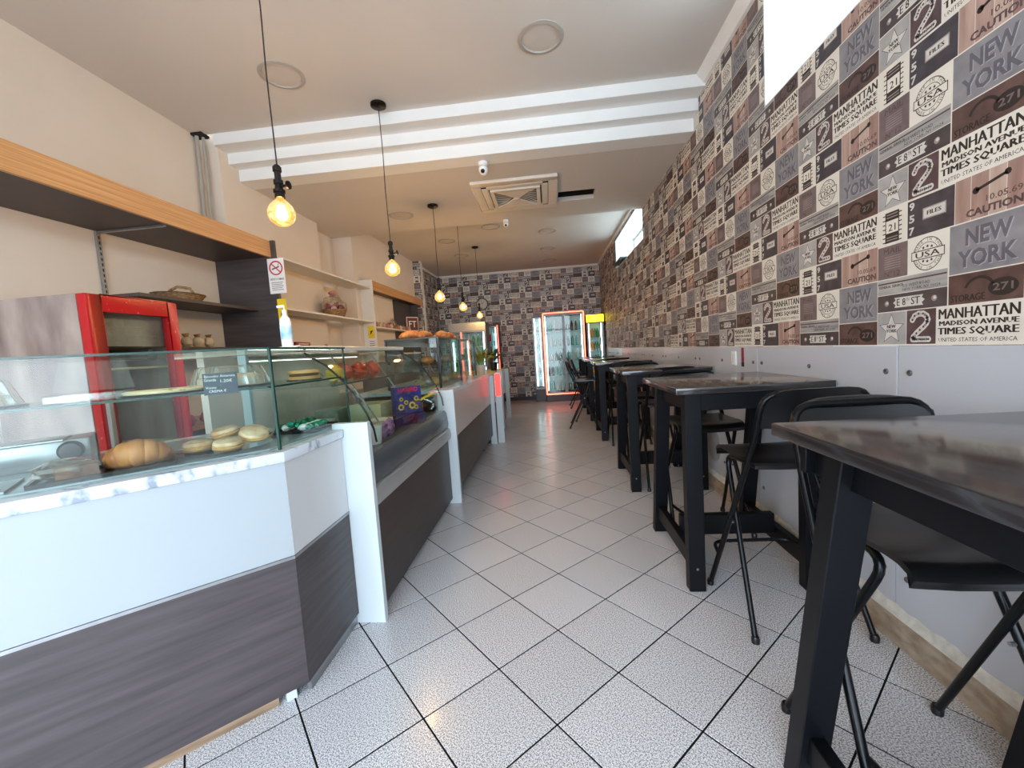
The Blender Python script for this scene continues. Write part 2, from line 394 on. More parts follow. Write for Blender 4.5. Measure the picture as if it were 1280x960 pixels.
galv = wpm('galvanised', (184, 182, 178), (152, 152, 152), 9); galv2 = wpm('galvanised_strip', (188, 184, 178), (132, 132, 134), 4, (1, 1, 7))
pl = [wpm('plank%d' % i, a, b, 5, (5, 5, .7), 8) for i, (a, b) in enumerate((((194, 166, 154), (158, 126, 114)), ((182, 152, 142), (146, 114, 104)), ((206, 182, 168), (176, 150, 136)), ((176, 144, 134), (142, 110, 102))))]
light_p = wpm('white_print', (220, 216, 208), (200, 196, 190), 30)
UW, VH = .521, .527
def rep_polys():
    """one repeat of the print: list of (polygon [(u,v)..], layer, material)"""
    R = []
    def rect(u0, v0, u1, v1, m, l=1, i=.0012): R.append(([(u0+i, v0+i), (u1-i, v0+i), (u1-i, v1-i), (u0+i, v1-i)], l, m))
    def poly(P, m, l=2): R.append((P, l, m))
    def disc(cu, cv, r, m, l=2, n=12, ry=None): poly([(cu+r*math.cos(2*PI*k/n), cv+(ry or r)*math.sin(2*PI*k/n)) for k in range(n)], m, l)
    def ring(cu, cv, r, t, m, l=2, n=28, a0=0, a1=2*PI, ry=None):
        q = (ry or r)/r
        for k in range(n):
            a, b = a0+(a1-a0)*k/n, a0+(a1-a0)*(k+1)/n
            poly([(cu+r*math.cos(a), cv+q*r*math.sin(a)), (cu+(r-t)*math.cos(a), cv+q*(r-t)*math.sin(a)), (cu+(r-t)*math.cos(b), cv+q*(r-t)*math.sin(b)), (cu+r*math.cos(b), cv+q*r*math.sin(b))][::-1], m, l)
    def txt(s, u0, v0, u1, v1, m, l=3, bold=0, slant=0):
        if bold and m is ink:
            d = bold*.05; bold = 0
            for k, (a, b) in enumerate(((-d, 0), (d, 0))): txt(s, u0+a, v0+b, u1+a, v1+b, m, l+.1*k, 0)
            return
        Tt = text_tris(s, bold); sx, sy = (u1-u0)/Tt['w'], (v1-v0)/Tt['h']
        for t in Tt['t']: poly([(u0+Tt['v'][i][0]*sx+slant*Tt['v'][i][1]*sy, v0+Tt['v'][i][1]*sy) for i in t], m, l)
    # star
    rect(0, 0, .137, .127, galv)
    def star(cu, cv, r, m, l, ri=.45):
        for k in range(5):
            a = PI/2+2*PI*k/5; b = PI/5
            poly([(cu, cv), (cu+r*ri*math.cos(a-b), cv+r*ri*math.sin(a-b)), (cu+r*math.cos(a), cv+r*math.sin(a)), (cu+r*ri*math.cos(a+b), cv+r*ri*math.sin(a+b))], m, l)
    star(.069, .060, .062, slate_d, 2); star(.069, .060, .056, light_p, 3)
    txt('NEW', .049, .064, .089, .077, ink, 4, .02); txt('YORK', .045, .047, .093, .060, ink, 4, .02)
    # two
    rect(.137, 0, .257, .127, brown2)
    P2 = [(.163, .090), (.172, .104), (.188, .111), (.206, .110), (.220, .101), (.225, .088), (.220, .075), (.208, .063), (.194, .052), (.180, .040), (.168, .028), (.165, .018), (.180, .018), (.196, .018), (.212, .018), (.228, .018)]
    for p, q in zip(P2[:-1], P2[1:]):
        dx, dy = q[0]-p[0], q[1]-p[1]; n_ = math.hypot(dx, dy); ex, ey = -dy/n_*.0105, dx/n_*.0105
        poly([(p[0]-ex, p[1]-ey), (q[0]-ex, q[1]-ey), (q[0]+ex, q[1]+ey), (p[0]+ex, p[1]+ey)], light_p, 2)
    for p in P2: disc(p[0], p[1], .0112, light_p, 2.2, 10)
    for p in P2: disc(p[0], p[1], .0045, brown2, 3, 6)
    # manhattan
    rect(.257, 0, .521, .126, cream)
    txt('MANHATTAN', .267, .085, .513, .119, ink, 3, .03); txt('MADISON AVENUE', .269, .062, .511, .078, ink, 3, .03)
    txt('TIMES SQUARE', .265, .028, .511, .055, ink, 3, .035); txt('UNITED STATES OF AMERICA', .267, .008, .509, .021, ink, 3)
    # e 8th st
    rect(0, .128, .296, .195, char)
    poly([(.082, .142), (.206, .142), (.200, .152), (.212, .161), (.200, .170), (.206, .180), (.082, .180), (.088, .170), (.076, .161), (.088, .152)], light_p, 2)
    txt('E 8', .094, .148, .132, .175, ink, 3, .01); txt('TH', .135, .162, .148, .174, ink, 3); txt('ST', .156, .148, .192, .175, ink, 3, .01)
    for u in (.046, .248): disc(u, .161, .011, mauve_l, 2, 10); disc(u+.002, .163, .006, light_p, 3, 8)
    # general service
    rect(0, .195, .296, .256, galv2); rect(.002, .236, .294, .244, mauve_d, 2)
    txt('GENERAL SERVICE', .008, .222, .120, .232, ink, 3, .01); txt('215 WEST ROAD', .118, .216, .232, .227, ink, 3); txt('NEW YORK, NY 10024', .118, .201, .270, .212, ink, 3)
    # storage 271
    rect(.298, .128, .521, .226, maroon); txt('STORAGE', .308, .137, .416, .159, ink, 3, .02)
    ring(.398, .162, .050, .009, ink, 2, 12, PI*.12, PI*.88)
    ring(.466, .170, .042, .003, ink, 3, 20, ry=.027); disc(.466, .170, .040, ink, 2, 16, ry=.025); txt('271', .438, .159, .494, .182, mauve, 4, .02)
    # new york plate
    rect(.299, .227, .521, .386, slate)
    for dx, dy, m, l in ((.003, -.003, slate_l, 2), (0, 0, slate_d, 3)):
        txt('NEW', .352+dx, .312+dy, .488+dx, .366+dy, m, l, .035); txt('YORK', .328+dx, .245+dy, .502+dx, .299+dy, m, l, .035)
    # usa stamp
    rect(.141, .256, .298, .386, cream); cu, cv = .2195, .319
    for r, t in ((.058, .0028), (.041, .002)): ring(cu, cv, r, t, ink, 2)
    poly([(cu-.064, cv-.016), (cu+.064, cv-.016), (cu+.064, cv+.016), (cu-.064, cv+.016)], ink, 3); poly([(cu-.061, cv-.013), (cu+.061, cv-.013), (cu+.061, cv+.013), (cu-.061, cv+.013)], cream, 4)
    txt('USA', cu-.046, cv-.010, cu+.046, cv+.010, ink, 5, .015)
    for s_, up in (('MADE IN THE', 1), ('MADE IN THE', -1)):
        for k, ch in enumerate(s_):
            if ch == ' ': continue
            a = PI/2-up*(k-5)*.235 if up == 1 else -PI/2+(k-5)*.235
            Tt = text_tris(ch); sc = .0095/Tt['h']; ca, sa = math.cos(a-PI/2*up), math.sin(a-PI/2*up); rr = .0495
            pc = (cu+rr*math.cos(a), cv+rr*math.sin(a))
            for t in Tt['t']:
                Q = []
                for i in t:
                    x, y = (Tt['v'][i][0]-Tt['w']/2)*sc, (Tt['v'][i][1]-Tt['h']/2)*sc; Q.append((pc[0]+x*ca-y*sa, pc[1]+x*sa+y*ca))
                poly(Q, ink, 3)
    for k in (-1, 0, 1):
        star(cu+k*.016, cv+.026-abs(k)*.003, .0065, ink, 3); star(cu+k*.016, cv-.026+abs(k)*.003, .0065, ink, 3)
    # mail
    rect(0, .257, .140, .386, mauve); txt('MAIL', .030, .354, .112, .376, mauve_d, 3); txt('N°12', .034, .266, .106, .287, mauve_d, 3)
    for k in range(6): rect(.034, .296+k*.009, .108, .2985+k*.009, mauve_l, 2, 0)
    # ticket 21
    rect(0, .388, .136, .522, cream); rect(.036, .396, .100, .512, ink, 2, 0); rect(.040, .433, .096, .480, cream, 3, 0)
    txt('21', .052, .440, .084, .466, ink, 4, .01)
    for k in range(7):
        rect(.024, .398+k*.017, .036, .402+k*.017, ink, 2, 0); rect(.100, .398+k*.017, .112, .402+k*.017, ink, 2, 0)
    for v in (.404, .414, .490, .501): rect(.042, v, .094, v+.004, mauve_l, 3, 0)
    # 957 files
    rect(.136, .388, .315, .522, navy)
    for k, ch in enumerate('957'): txt(ch, .144, .486-k*.044, .166, .514-k*.044, light_p, 3, .03)
    rect(.198, .440, .286, .480, mauve_l, 2, 0); rect(.202, .444, .282, .476, light_p, 3, 0); txt('FILES', .216, .453, .268, .467, ink, 4, .02)
    # caution planks
    for k, (a, b) in enumerate(((.315, .366), (.366, .420), (.420, .468), (.468, .521))): rect(a, .388, b, .5245, pl[k], 1, .0009)
    poly([(.378, .478), (.384, .470), (.470, .492), (.466, .500)], ink, 2); disc(.381, .474, .011, ink, 2, 8); disc(.470, .497, .010, ink, 2, 8)
    txt('10.05.69', .412, .432, .510, .450, maroon, 3, .01); txt('CAUTION', .352, .398, .512, .422, brown2, 3, .04)
    return R
REP = rep_polys()
CENT = [(min(p[0] for p in P), max(p[0] for p in P), min(p[1] for p in P), max(p[1] for p in P)) for P, l, m in REP]
def clip_rect(P, r):
    for ax, v, kl in ((0, r[1], True), (0, r[0], False), (1, r[3], True), (1, r[2], False)):
        P = clip_poly(P, ax, v, kl)
        if len(P) < 3: return None
    return P
WPM = []
for P, l, m in REP:
    if m not in WPM: WPM.append(m)
WPM.append(cream) if cream not in WPM else None
_S = {}
def strip_mesh(phase, rects):
    """phase: v offset of the pattern at v=0; rects: [(u0,u1,v0,v1)]"""
    key = (round(phase, 3), tuple(rects))
    if key in _S: return _S[key]
    vs, fs, ms = [], [], []
    ci = WPM.index(cream)
    for r in rects:
        k = len(vs); vs += [(r[0], 0, r[2]), (r[1], 0, r[2]), (r[1], 0, r[3]), (r[0], 0, r[3]), (r[0], .001, r[2]), (r[1], .001, r[2]), (r[1], .001, r[3]), (r[0], .001, r[3])]
        fs += [(k, k+1, k+2, k+3), (k, k+3, k+7, k+4), (k+1, k+5, k+6, k+2), (k+3, k+2, k+6, k+7), (k, k+4, k+5, k+1)]; ms += [ci]*5
        n0 = math.floor((r[2]+phase)/VH); n1 = math.floor((r[3]+phase)/VH)
        for n in range(n0, n1+1):
            off = n*VH-phase
            for (P, l, m), (a, b, c, d) in zip(REP, CENT):
                if b < r[0] or a > r[1] or d+off < r[2] or c+off > r[3]: continue
                Q = [(p[0], p[1]+off) for p in P]
                if a < r[0] or b > r[1] or c+off < r[2] or d+off > r[3]:
                    Q = clip_rect(Q, r)
                    if not Q: continue
                k = len(vs); vs += [(p[0], -.00015*l, p[1]) for p in Q]; fs.append(tuple(range(k, k+len(Q)))); ms.append(WPM.index(m))
    me = bpy.data.meshes.new('wallpaper_strip'); me.from_pydata(vs, [], fs)
    for m in WPM: me.materials.append(m)
    me.polygons.foreach_set('material_index', ms); me.update(); _S[key] = me; return me
def add_strip(par, me, loc, rz):
    o = bpy.data.objects.new('wallpaper_strip', me); COL.objects.link(o); o.parent = par; o.location = loc; o.rotation_euler = (0, 0, rz)
SEAM = 1.302; ZW = 1.201; V0 = 1.206
# right wall: u runs from far to near (reading left to right), so u = yseam_far - y
k = -4
while True:
    ynear = SEAM + k*UW; yfar = ynear+UW
    if ynear > YB: break
    k += 1
    if yfar < YF: continue
    base = (0, .130, .388)[(k-1) % 3]
    ztops = []
    # vertical sections along y with differing tops
    cuts = sorted(set([c for c in (ynear, yfar, YS[1], 5.78, W1[0], W1[1], W2[0], W2[1], YF, YB) if ynear <= c <= yfar]))
    rects = []
    for a, b in zip(cuts[:-1], cuts[1:]):
        if b-a < .004: continue
        mid = (a+b)/2
        if mid < YF or mid > YB: continue
        zt = ZF-.0 if mid < YS[1] else (ZM if mid < 5.78 else ZB)
        segs = [(ZW, zt)]
        for Wd in (W1, W2):
            if Wd[0] < mid < Wd[1]: segs = [(ZW, Wd[2]), (Wd[3], zt)]
        for z0, z1 in segs:
            if z1-z0 > .004: rects.append((round(yfar-b, 4), round(yfar-a, 4), round(z0-ZW, 4), round(z1-ZW, 4)))
    add_strip(wr, strip_mesh(ZW-V0+base, rects), (XR-.0012, yfar, ZW), -PI/2)
# back wall
x = -2.72; k = 0
while x < XR-.01:
    wdt = min(UW, XR-x); add_strip(wb, strip_mesh(.31+(VH/2 if k % 2 else 0), [(0, round(wdt, 3), 0, ZB)]), (x, YB-.0012, 0), 0); x += UW; k += 1
# left rear wall
y = 8.7; k = 1
while y < YB-.02:
    wdt = min(UW, YB-y); add_strip(wl, strip_mesh(.1+(VH/2 if k % 2 else 0), [(0, round(wdt, 3), .9, ZB)]), (-2.72+.0012, y, 0), PI/2); y += UW; k += 1
mb = MB().box(-2.72, 8.52, 0, -2.56, 8.68, ZB); mb.build('pilaster', white_wall, wl)
add_strip(wl, strip_mesh(.2, [(0, .16, .9, ZB)]), (-2.72, 8.5185, 0), 0)

# wainscot sheets with screw caps, baseboard
acry = mat('glossy_grey_sheet', rgb(198, 202, 210), .22, var=.04, scale=2.5, coat=.2)
screw_m = mat('screw_cap', rgb(120, 122, 124), .35, .7, var=.2, scale=80)
def seam_sheet(y0, y1):
    p = MB().box(XR-.012, y0+.002, .145, XR-.0005, y1-.002, ZW).build('wainscot_panel', acry, wr, bevel=.0015)
    for yy in (y0+.053, (y0+y1)/2+.005, y1-.055):
        for z in (.29, .68, 1.10):
            MB().lathe([(.0115, 0), (.0115, .003), (.008, .006), (.003, .005), (.0, .005)], (XR-.012, yy, z), 12, (-1, 0, 0)).build('screw', screw_m, p, smooth=True)
y = .64-1.07*2
while y < YB-.05:
    seam_sheet(y, min(y+1.07, YB-.01)); y += 1.07
bb = MB().box(XR-.03, YF, 0, XR-.0005, YB, .118)
struct(bb.build('baseboard_right', mat('travertine_skirting', rgb(186, 172, 152), .45, c2=rgb(150, 130, 108), scale=4, stretch=(1, 4, 8), bump=.1), bevel=.002))
bb = MB(); yy = YF; rr = random.Random(3); top = []
while yy < YB:
    top.append((yy, .160+rr.uniform(-.007, .007))); yy += .05
for (a, za), (b, zb2) in zip(top[:-1], top[1:]):
    bb.add([(XR-.028, a, .117), (XR-.028, b, .117), (XR-.013, b, zb2), (XR-.013, a, za), (XR-.001, a, .117), (XR-.001, b, .117), (XR-.001, b, zb2), (XR-.001, a, za)], [(0, 1, 2, 3), (3, 2, 6, 7)])
struct(bb.build('trim_6', mat('rough_white_mortar', rgb(226, 224, 214), .9, var=.25, scale=30, bump=.5), smooth=False), 'rough white plaster edge above the skirting')
struct(MB().box(-2.72, YB-.02, 0, XR, YB-.001, .09).build('baseboard_back', mat('dark_skirting', rgb(60, 50, 44), .5, var=.2)))
# round cover plate, socket
c = MB().lathe([(.13, 0), (.13, .006), (.12, .010), (0, .010)], (0, 0, 0), 28, (-1, 0, 0))
tag(c.build('cover_plate', mat('grey_plastic_cover', rgb(150, 148, 146), .5, var=.08), smooth=True), 'round grey cover plate low on the wall behind the bar stools', 'cover').location = (XR-.0125, 3.52, .38)
t = thing('wall_socket', 'white rectangular socket plate on the right wall above the second table', 'socket', (XR-.012, 3.11, 1.12))
MB().box(-.008, -.035, -.05, 0, .035, .05).build('plate', pvc, t, bevel=.002); MB().box(-.010, -.012, -.03, -.008, .012, .03).build('outlet', mat('socket_insert', rgb(225, 225, 220), .5, var=.05), t)
t = thing('wall_sticker', 'narrow red and black sticker on the wall beside the socket plate', 'sticker', (XR-.012, 2.98, 1.13))
MB().box(-.002, -.018, -.035, 0, .018, .065).build('sheet', mat('sticker_red', rgb(150, 26, 40), .4, var=.3, scale=30), t)
MB().box(-.003, -.018, -.065, 0, .018, -.035).build('strip', mat('sticker_black', rgb(30, 28, 28), .4, var=.2), t)

# ---------------------------------------------------------------- high tables
def make_table(label, x0, x1, y0, y1, splay=.19):
    cx, cy = (x0+x1)/2, (y0+y1)/2; W_, D_ = x1-x0, y1-y0
    t = thing('bar_table', label, 'table', (cx, cy, 0), 0, 'high tables along the right wall')
    MB().box(-W_/2, -D_/2, 1.012, W_/2, D_/2, 1.045).build('tabletop', top_m, t, bevel=.004)
    lx = W_/2-.045-.04
    for sy in (-1, 1):
        MB().box(-W_/2+.05, sy*(D_/2-.05)-.012, .925, W_/2-.05, sy*(D_/2-.05)+.012, 1.011).build('apron', black_wood, t, bevel=.002)
    for sx in (-1, 1):
        MB().box(sx*lx-.012, -D_/2+.03, .92, sx*lx+.012, D_/2-.03, 1.0).build('apron', black_wood, t, bevel=.002)
        yn, yf = -D_/2+.055, D_/2+.02
        for (yb_, yt) in ((yn, yn), (yf, yf-splay)):
            P = [(yb_-.03, 0), (yb_+.03, 0), (yt+.03, 1.011), (yt-.03, 1.011)]
            vs = [(sx*lx+dx, y, z) for dx in (-.04, .04) for y, z in P]
            MB().add(vs, [(0, 3, 2, 1), (4, 5, 6, 7), (0, 1, 5, 4), (1, 2, 6, 5), (2, 3, 7, 6), (3, 0, 4, 7)]).build('leg', black_wood, t, bevel=.003)
            MB().lathe([(.006, 0), (.006, .002), (0, .003)], (sx*lx, yb_-.0305+(yt-yb_)*.12, .12), 8, (0, -1, 0)).build('bolt', steel, t)
        MB().box(sx*lx-.02, yn+.03, .10, sx*lx+.02, yf-.05, .19).build('foot_rail', black_wood, t, bevel=.003)
    MB().box(-lx+.02, -.02, .15, lx-.02, .025, .265).build('cross_rail', black_wood, t, bevel=.003)
    return t
make_table('black high table nearest the camera with a pendant reflected in its top', .575, 1.325, .42, 1.13)
tb = make_table('second black high table, with two folding stools at its near and far side', .60, 1.325, 2.03, 2.755)
# the second table's legs are the ones measured; further tables copy it
for yy, lab in ((3.48, 'third black high table from the camera, beyond the cover plate'), (5.44, 'fourth black high table, in front of the aisle stools'), (6.95, 'fifth black high table, second from the drink coolers'), (8.45, 'farthest black high table, next to the yellow cooler')):
    dup(tb, (tb.location[0], yy+.3625, 0), label=lab)

# ---------------------------------------------------------------- folding stools
def arc(pts, r=.06, n=5):
    """round the corners of a polyline"""
    P = [Vector(p) for p in pts]; out = [P[0]]
    for a, b, c in zip(P[:-2], P[1:-1], P[2:]):
        d1, d2 = (a-b), (c-b); q = min(r, d1.length*.45, d2.length*.45); p0 = b+d1.normalized()*q; p1 = b+d2.normalized()*q
        for k in range(n+1):
            t = k/n; out.append(p0*(1-t)**2+b*2*t*(1-t)+p1*t*t)
    return out+[P[-1]]
def make_stool(label, loc, rz):
    t = thing('folding_stool', label, 'stool', loc, rz, 'black folding bar stools at the high tables')
    # back frame: feet at +y, rises to the back at -y
    MB().tube(arc([(-.245, .215, .012), (-.205, -.17, .84), (-.20, -.235, 1.045), (.20, -.235, 1.045), (.205, -.17, .84), (.245, .215, .012)], .075), .0125, 10).build('back_frame', black_metal, t, smooth=True)
    for sx in (-1, 1):
        MB().tube(arc([(sx*.235, -.215, .012), (sx*.185, .13, .715), (sx*.17, -.12, .722)], .07), .012, 10).build('leg', black_metal, t, smooth=True)
        MB().lathe([(.016, 0), (.017, .02), (.013, .03)], (sx*.235, -.215, 0), 10).build('foot_cap', black_plastic, t, smooth=True)
        MB().lathe([(.016, 0), (.017, .02), (.013, .03)], (sx*.245, .215, 0), 10).build('foot_cap', black_plastic, t, smooth=True)
    MB().cyl((-.225, .02, .42), (-.2, .02, .42), .006).cyl((.2, .02, .42), (.225, .02, .42), .006).build('pivot', steel, t)
    MB().tube(arc([(-.232, .13, .20), (-.19, .30, .19), (.19, .30, .19), (.232, .13, .20)], .06), .0095, 8).build('footrest', black_metal, t, smooth=True)
        # seat board: rolled front edge
    n = 8; prof = [(-.17, .732), (-.16, .742)]+[(-.10+k*.035, .745-.004*math.sin(PI*k/7)) for k in range(8)]+[(.19, .742), (.215, .732), (.228, .712), (.222, .702)]
    low = [(y-.0 if y < .19 else y-.008, z-.014) for y, z in reversed(prof)]
    loop = prof+low
    s = MB(); W2_ = .20; vs = []; m = len(loop); xs = [-W2_, -W2_+.012, -W2_*.5, 0, W2_*.5, W2_-.012, W2_]
    for x in xs:
        e = 1-.03*(abs(x)/W2_)**6
        for y, z in loop: vs.append((x, y*e, z+.006*(abs(x)/W2_)**2))
    fs = []
    for i in range(len(xs)-1):
        for j in range(m): fs.append((i*m+j, i*m+(j+1) % m, (i+1)*m+(j+1) % m, (i+1)*m+j))
    fs += [tuple(range(m-1, -1, -1)), tuple((len(xs)-1)*m+j for j in range(m))]
    s.add(vs, fs); s.build('seat', black_plastic, t, smooth=True)
    # back rest: curved board fixed to the frame
    s = MB(); N = 12; vs = []
    for k in range(N+1):
        u = -1+2*k/N; x = .205*u; y = -.205-.045*(1-u*u)-.0; zt = 1.062-.05*abs(u)**5
        for dz, dy in ((.90, .022), (zt, -.008), (zt, -.024), (.90, .006)): vs.append((x, y+dy+(.012 if dz == .90 else 0), dz))
    fs = [(k*4+j, (k+1)*4+j, (k+1)*4+(j+1) % 4, k*4+(j+1) % 4) for k in range(N) for j in range(4)]+[(0, 1, 2, 3), (N*4+3, N*4+2, N*4+1, N*4)]
    s.add(vs, fs).build('backrest', black_plastic, t, smooth=True)
    return t
s0 = make_stool('black folding stool between the nearest table and the wall, seat facing the camera', (.97, 1.155, 0), PI)
for loc, rz, lab in (((1.02, 1.915, 0), .02, 'black folding stool tucked at the near side of the second table'),
                     ((.98, 2.84, 0), PI+.02, 'black folding stool at the far side of the second table'),
                     ((1.02, 3.74, 0), .03, 'black folding stool at the near side of the third table'),
                     ((1.0, 4.42, 0), PI, 'black folding stool at the far side of the third table'),
                     ((.98, 5.40, 0), 0, 'black folding stool at the near side of the fourth table'),
                     ((1.06, 6.36, 0), PI, 'black folding stool at the far side of the fourth table'),
                     ((.62, 7.22, 0), -PI/2, 'black folding stool on the aisle side of the fifth table'),
                     ((.51, 6.62, 0), -PI/2-.1, 'black folding stool standing in the aisle just past the fourth table'),
                     ((.62, 8.75, 0), -PI/2, 'black folding stool on the aisle side of the farthest table')):
    dup(s0, loc, rz, lab)

# ---------------------------------------------------------------- pendants
bulb_glass = bpy.data.materials.new('amber_bulb_glass'); bulb_glass.use_nodes = True
nt = bulb_glass.node_tree; nt.nodes.remove(nt.nodes['Principled BSDF']); L = nt.links.new
tr = nt.nodes.new('ShaderNodeBsdfTransparent'); tr.inputs[0].default_value = (1, .80, .42, 1)
gl = nt.nodes.new('ShaderNodeBsdfGlossy'); gl.inputs['Roughness'].default_value = .05
em = nt.nodes.new('ShaderNodeEmission'); em.inputs[0].default_value = (1, .52, .10, 1); em.inputs[1].default_value = .55
fr = nt.nodes.new('ShaderNodeFresnel'); mx = nt.nodes.new('ShaderNodeMixShader'); ad = nt.nodes.new('ShaderNodeAddShader')
L(fr.outputs[0], mx.inputs[0]); L(tr.outputs[0], mx.inputs[1]); L(gl.outputs[0], mx.inputs[2]); L(mx.outputs[0], ad.inputs[0]); L(em.outputs[0], ad.inputs[1]); L(ad.outputs[0], nt.nodes['Material Output'].inputs[0])
filament = mat('glowing_filament', (1, .6, .2, 1), .5, emit=(1, .62, .25, 1), es=60)
cord_m = mat('black_fabric_cord', rgb(40, 34, 32), .8, var=.2, scale=60)
def make_pendant(label, x, y, zc, zb):
    t = thing('pendant_lamp', label, 'lamp', (x, y, zb), 0, 'filament pendant lamps over the counter')
    d = zc-zb
    MB().lathe([(.0, d-.001), (.062, d-.001), (.062, d-.02), (.05, d-.028), (0, d-.03)], n=24).build('canopy', dark_bronze, t, smooth=True)
    MB().tube([(0, 0, d-.02), (.004, 0, d*.7), (-.003, .002, d*.5), (.002, 0, .2)], .0036, 6).build('cord', cord_m, t, smooth=True)
    so = MB().lathe([(.012, .215), (.02, .205), (.02, .185), (.015, .183), (.015, .145), (.022, .143), (.022, .125), (.017, .122), (.019, .10), (.027, .097), (.027, .085), (.022, .083), (.024, .06), (.0, .055)], n=16).build('socket', dark_bronze, t, smooth=True)
    k = MB().cyl((.015, 0, .115), (.05, -.005, .115), .006); k.lathe([(.004, 0), (.02, .001), (.02, .006), (.004, .007)], (.05, -.005, .115), 14, (1, -.1, 0)); k.build('tap_knob', dark_bronze, so, smooth=True)
    b = MB().lathe([(.016, .062), (.02, .052), (.034, .040), (.052, .020), (.062, -.005), (.062, -.028), (.052, -.05), (.03, -.068), (0, -.074)], n=24).build('bulb', bulb_glass, t, smooth=True)
    f = MB()
    for q in range(6):
        a = PI*2*q/6; f.tube([(.006*math.cos(a), .006*math.sin(a), .045), (.018*math.cos(a), .018*math.sin(a), -.035)], .0022, 5)
    f.build('filament', filament, b)
    l = bpy.data.lights.new('pendant_light', 'POINT'); l.energy = 8; l.color = (1, .72, .45); l.shadow_soft_size = .03
    lo = bpy.data.objects.new('pendant_light', l); COL.objects.link(lo); lo.parent = t; lo.location = (0, 0, -.01)
    return t
for x, y, zc, zb, lab in ((-1.26, 1.965, ZF, 2.035, 'filament pendant lamp nearest the camera, its cord leaving the picture at the top'),
                         (-1.26, 3.405, ZF, 2.04, 'filament pendant lamp hanging in front of the stepped beam'),
                         (-1.26, 4.90, ZM, 1.99, 'filament pendant lamp third from the camera, black canopy on the lowered ceiling'),
                         (-1.27, 6.32, ZB, 2.01, 'filament pendant lamp fourth from the camera, lit above the counters'),
                         (-1.26, 7.80, ZB, 2.0, 'farthest filament pendant lamp, near the clock')):
    make_pendant(lab, x, y, zc, zb)

# ---------------------------------------------------------------- ceiling fittings
ring_m = mat('downlight_trim', rgb(176, 168, 160), .6, var=.05); lens_m = mat('downlight_lens', rgb(206, 198, 190), .5, var=.03)
def downlight(x, y, z, label):
    t = thing('recessed_downlight', label, 'light', (x, y, z), 0, 'round recessed lights, switched off')
    MB().lathe([(.152, 0), (.152, -.006), (.128, -.010), (.124, -.002), (.124, 0)], n=36, cap=False).build('ring', ring_m, t, smooth=True)
    MB().lathe([(.124, -.001), (.10, -.003), (0, -.003)], n=36).build('diffuser', lens_m, t, smooth=True)
for x, y, z, lab in ((.07, 2.93, ZF, 'round recessed light on the front ceiling, to the right of the pendants'), (-1.78, 2.95, ZF, 'round recessed light on the front ceiling behind the nearest pendant cord'),
                    (-1.73, 5.13, ZM, 'round recessed light on the lowered ceiling left of the air conditioner'), (.10, 7.18, ZB, 'nearest right hand round light on the rear ceiling'),
                    (-1.66, 7.24, ZB, 'nearest left hand round light on the rear ceiling'), (.10, 8.41, ZB, 'middle right hand round light on the rear ceiling'),
                    (-1.64, 8.37, ZB, 'farther left hand round light on the rear ceiling'), (.14, 9.54, ZB, 'farthest right hand round light on the rear ceiling'), (-.80, 6.66, ZB, 'dark round ceiling light just past the lowered ceiling')):
    downlight(x, y, z, lab)
# cassette air conditioner
ac_m = mat('cream_plastic', rgb(222, 212, 198), .45, var=.04)
t = thing('ceiling_air_conditioner', 'square white ceiling cassette air conditioner with louvred grille', 'air conditioner', (-.26, 4.81, ZM))
n = .455
fr_ = MB()
for (a, b) in (((-n, -n), (n, -.36)), ((-n, .36), (n, n)), ((-n, -.36), (-.36, .36)), ((.36, -.36), (n, .36))): fr_.box(a[0], a[1], -.035, b[0], b[1], -.001)
fr_.build('frame', ac_m, t, bevel=.008)
for a0 in range(4):
    R_ = Matrix.Rotation(PI/2*a0, 4, 'Z')
    MB().box(-.30, -.355, -.040, .30, -.285, -.026, R_).build('flap', ac_m, t, bevel=.006)
MB().box(-.36, -.36, -.012, .36, .36, -.001).build('recess', mat('ac_dark_slot', rgb(40, 35, 32), .8, var=.2), t)
gr = MB()
for (a, b) in (((-.27, -.27), (.27, -.23)), ((-.27, .23), (.27, .27)), ((-.27, -.23), (-.23, .23)), ((.23, -.23), (.27, .23))): gr.box(a[0], a[1], -.055, b[0], b[1], -.012)
gr.build('grille_frame', ac_m, t, bevel=.004)
sl = MB()
for sgn in (-1, 1):       # fans of slats, swept cover panels between
    for k in range(8):
        f0 = k/8; sl.bar((sgn*.228, sgn*(.20-.40*f0), -.044), (sgn*(.03+.10*f0), sgn*(.015-.17*f0), -.036), .005, .005)
sl.build('slats', ac_m, t)
for sgn in (-1, 1):
    P = [(sgn*-.228, sgn*.228), (sgn*.228, sgn*.228), (sgn*.16, sgn*.17), (sgn*.07, sgn*.07), (sgn*.0, sgn*.0), (sgn*-.04, sgn*.02), (sgn*-.14, sgn*.16)]
    MB().prism(P, -.054, -.040).build('cover', ac_m, t, bevel=.002)
MB().lathe([(.04, -.056), (.03, -.064), (0, -.066)], n=16).build('emblem', ac_m, t, smooth=True)
for x, y, lab, r in ((-.51, 3.96, 'white dome security camera below the stepped beam', .045), (-.476, 5.70, 'small white sensor at the far edge of the lowered ceiling', .035)):
    t = thing('security_camera', lab, 'camera', (x, y, ZM))
    MB().lathe([(r, 0), (r, -.025), (r*.8, -.035), (0, -.036)], n=20).build('base', pvc, t, smooth=True)
    b = MB().lathe([(0, .0), (r*.6, -.008), (r*.95, -r*.5), (r*.95, -r*1.1), (r*.6, -r*1.75), (0, -r*2)], (0, 0, -.03), n=20).build('housing', pvc, t, smooth=True)
    MB().lathe([(r*.42, 0), (r*.42, .012), (0, .016)], (0, -r*.75, -.03-r*1.3), 14, (0, -.8, -.6)).build('lens', mat('black_lens', rgb(14, 14, 16), .1, var=.1), b, smooth=True)
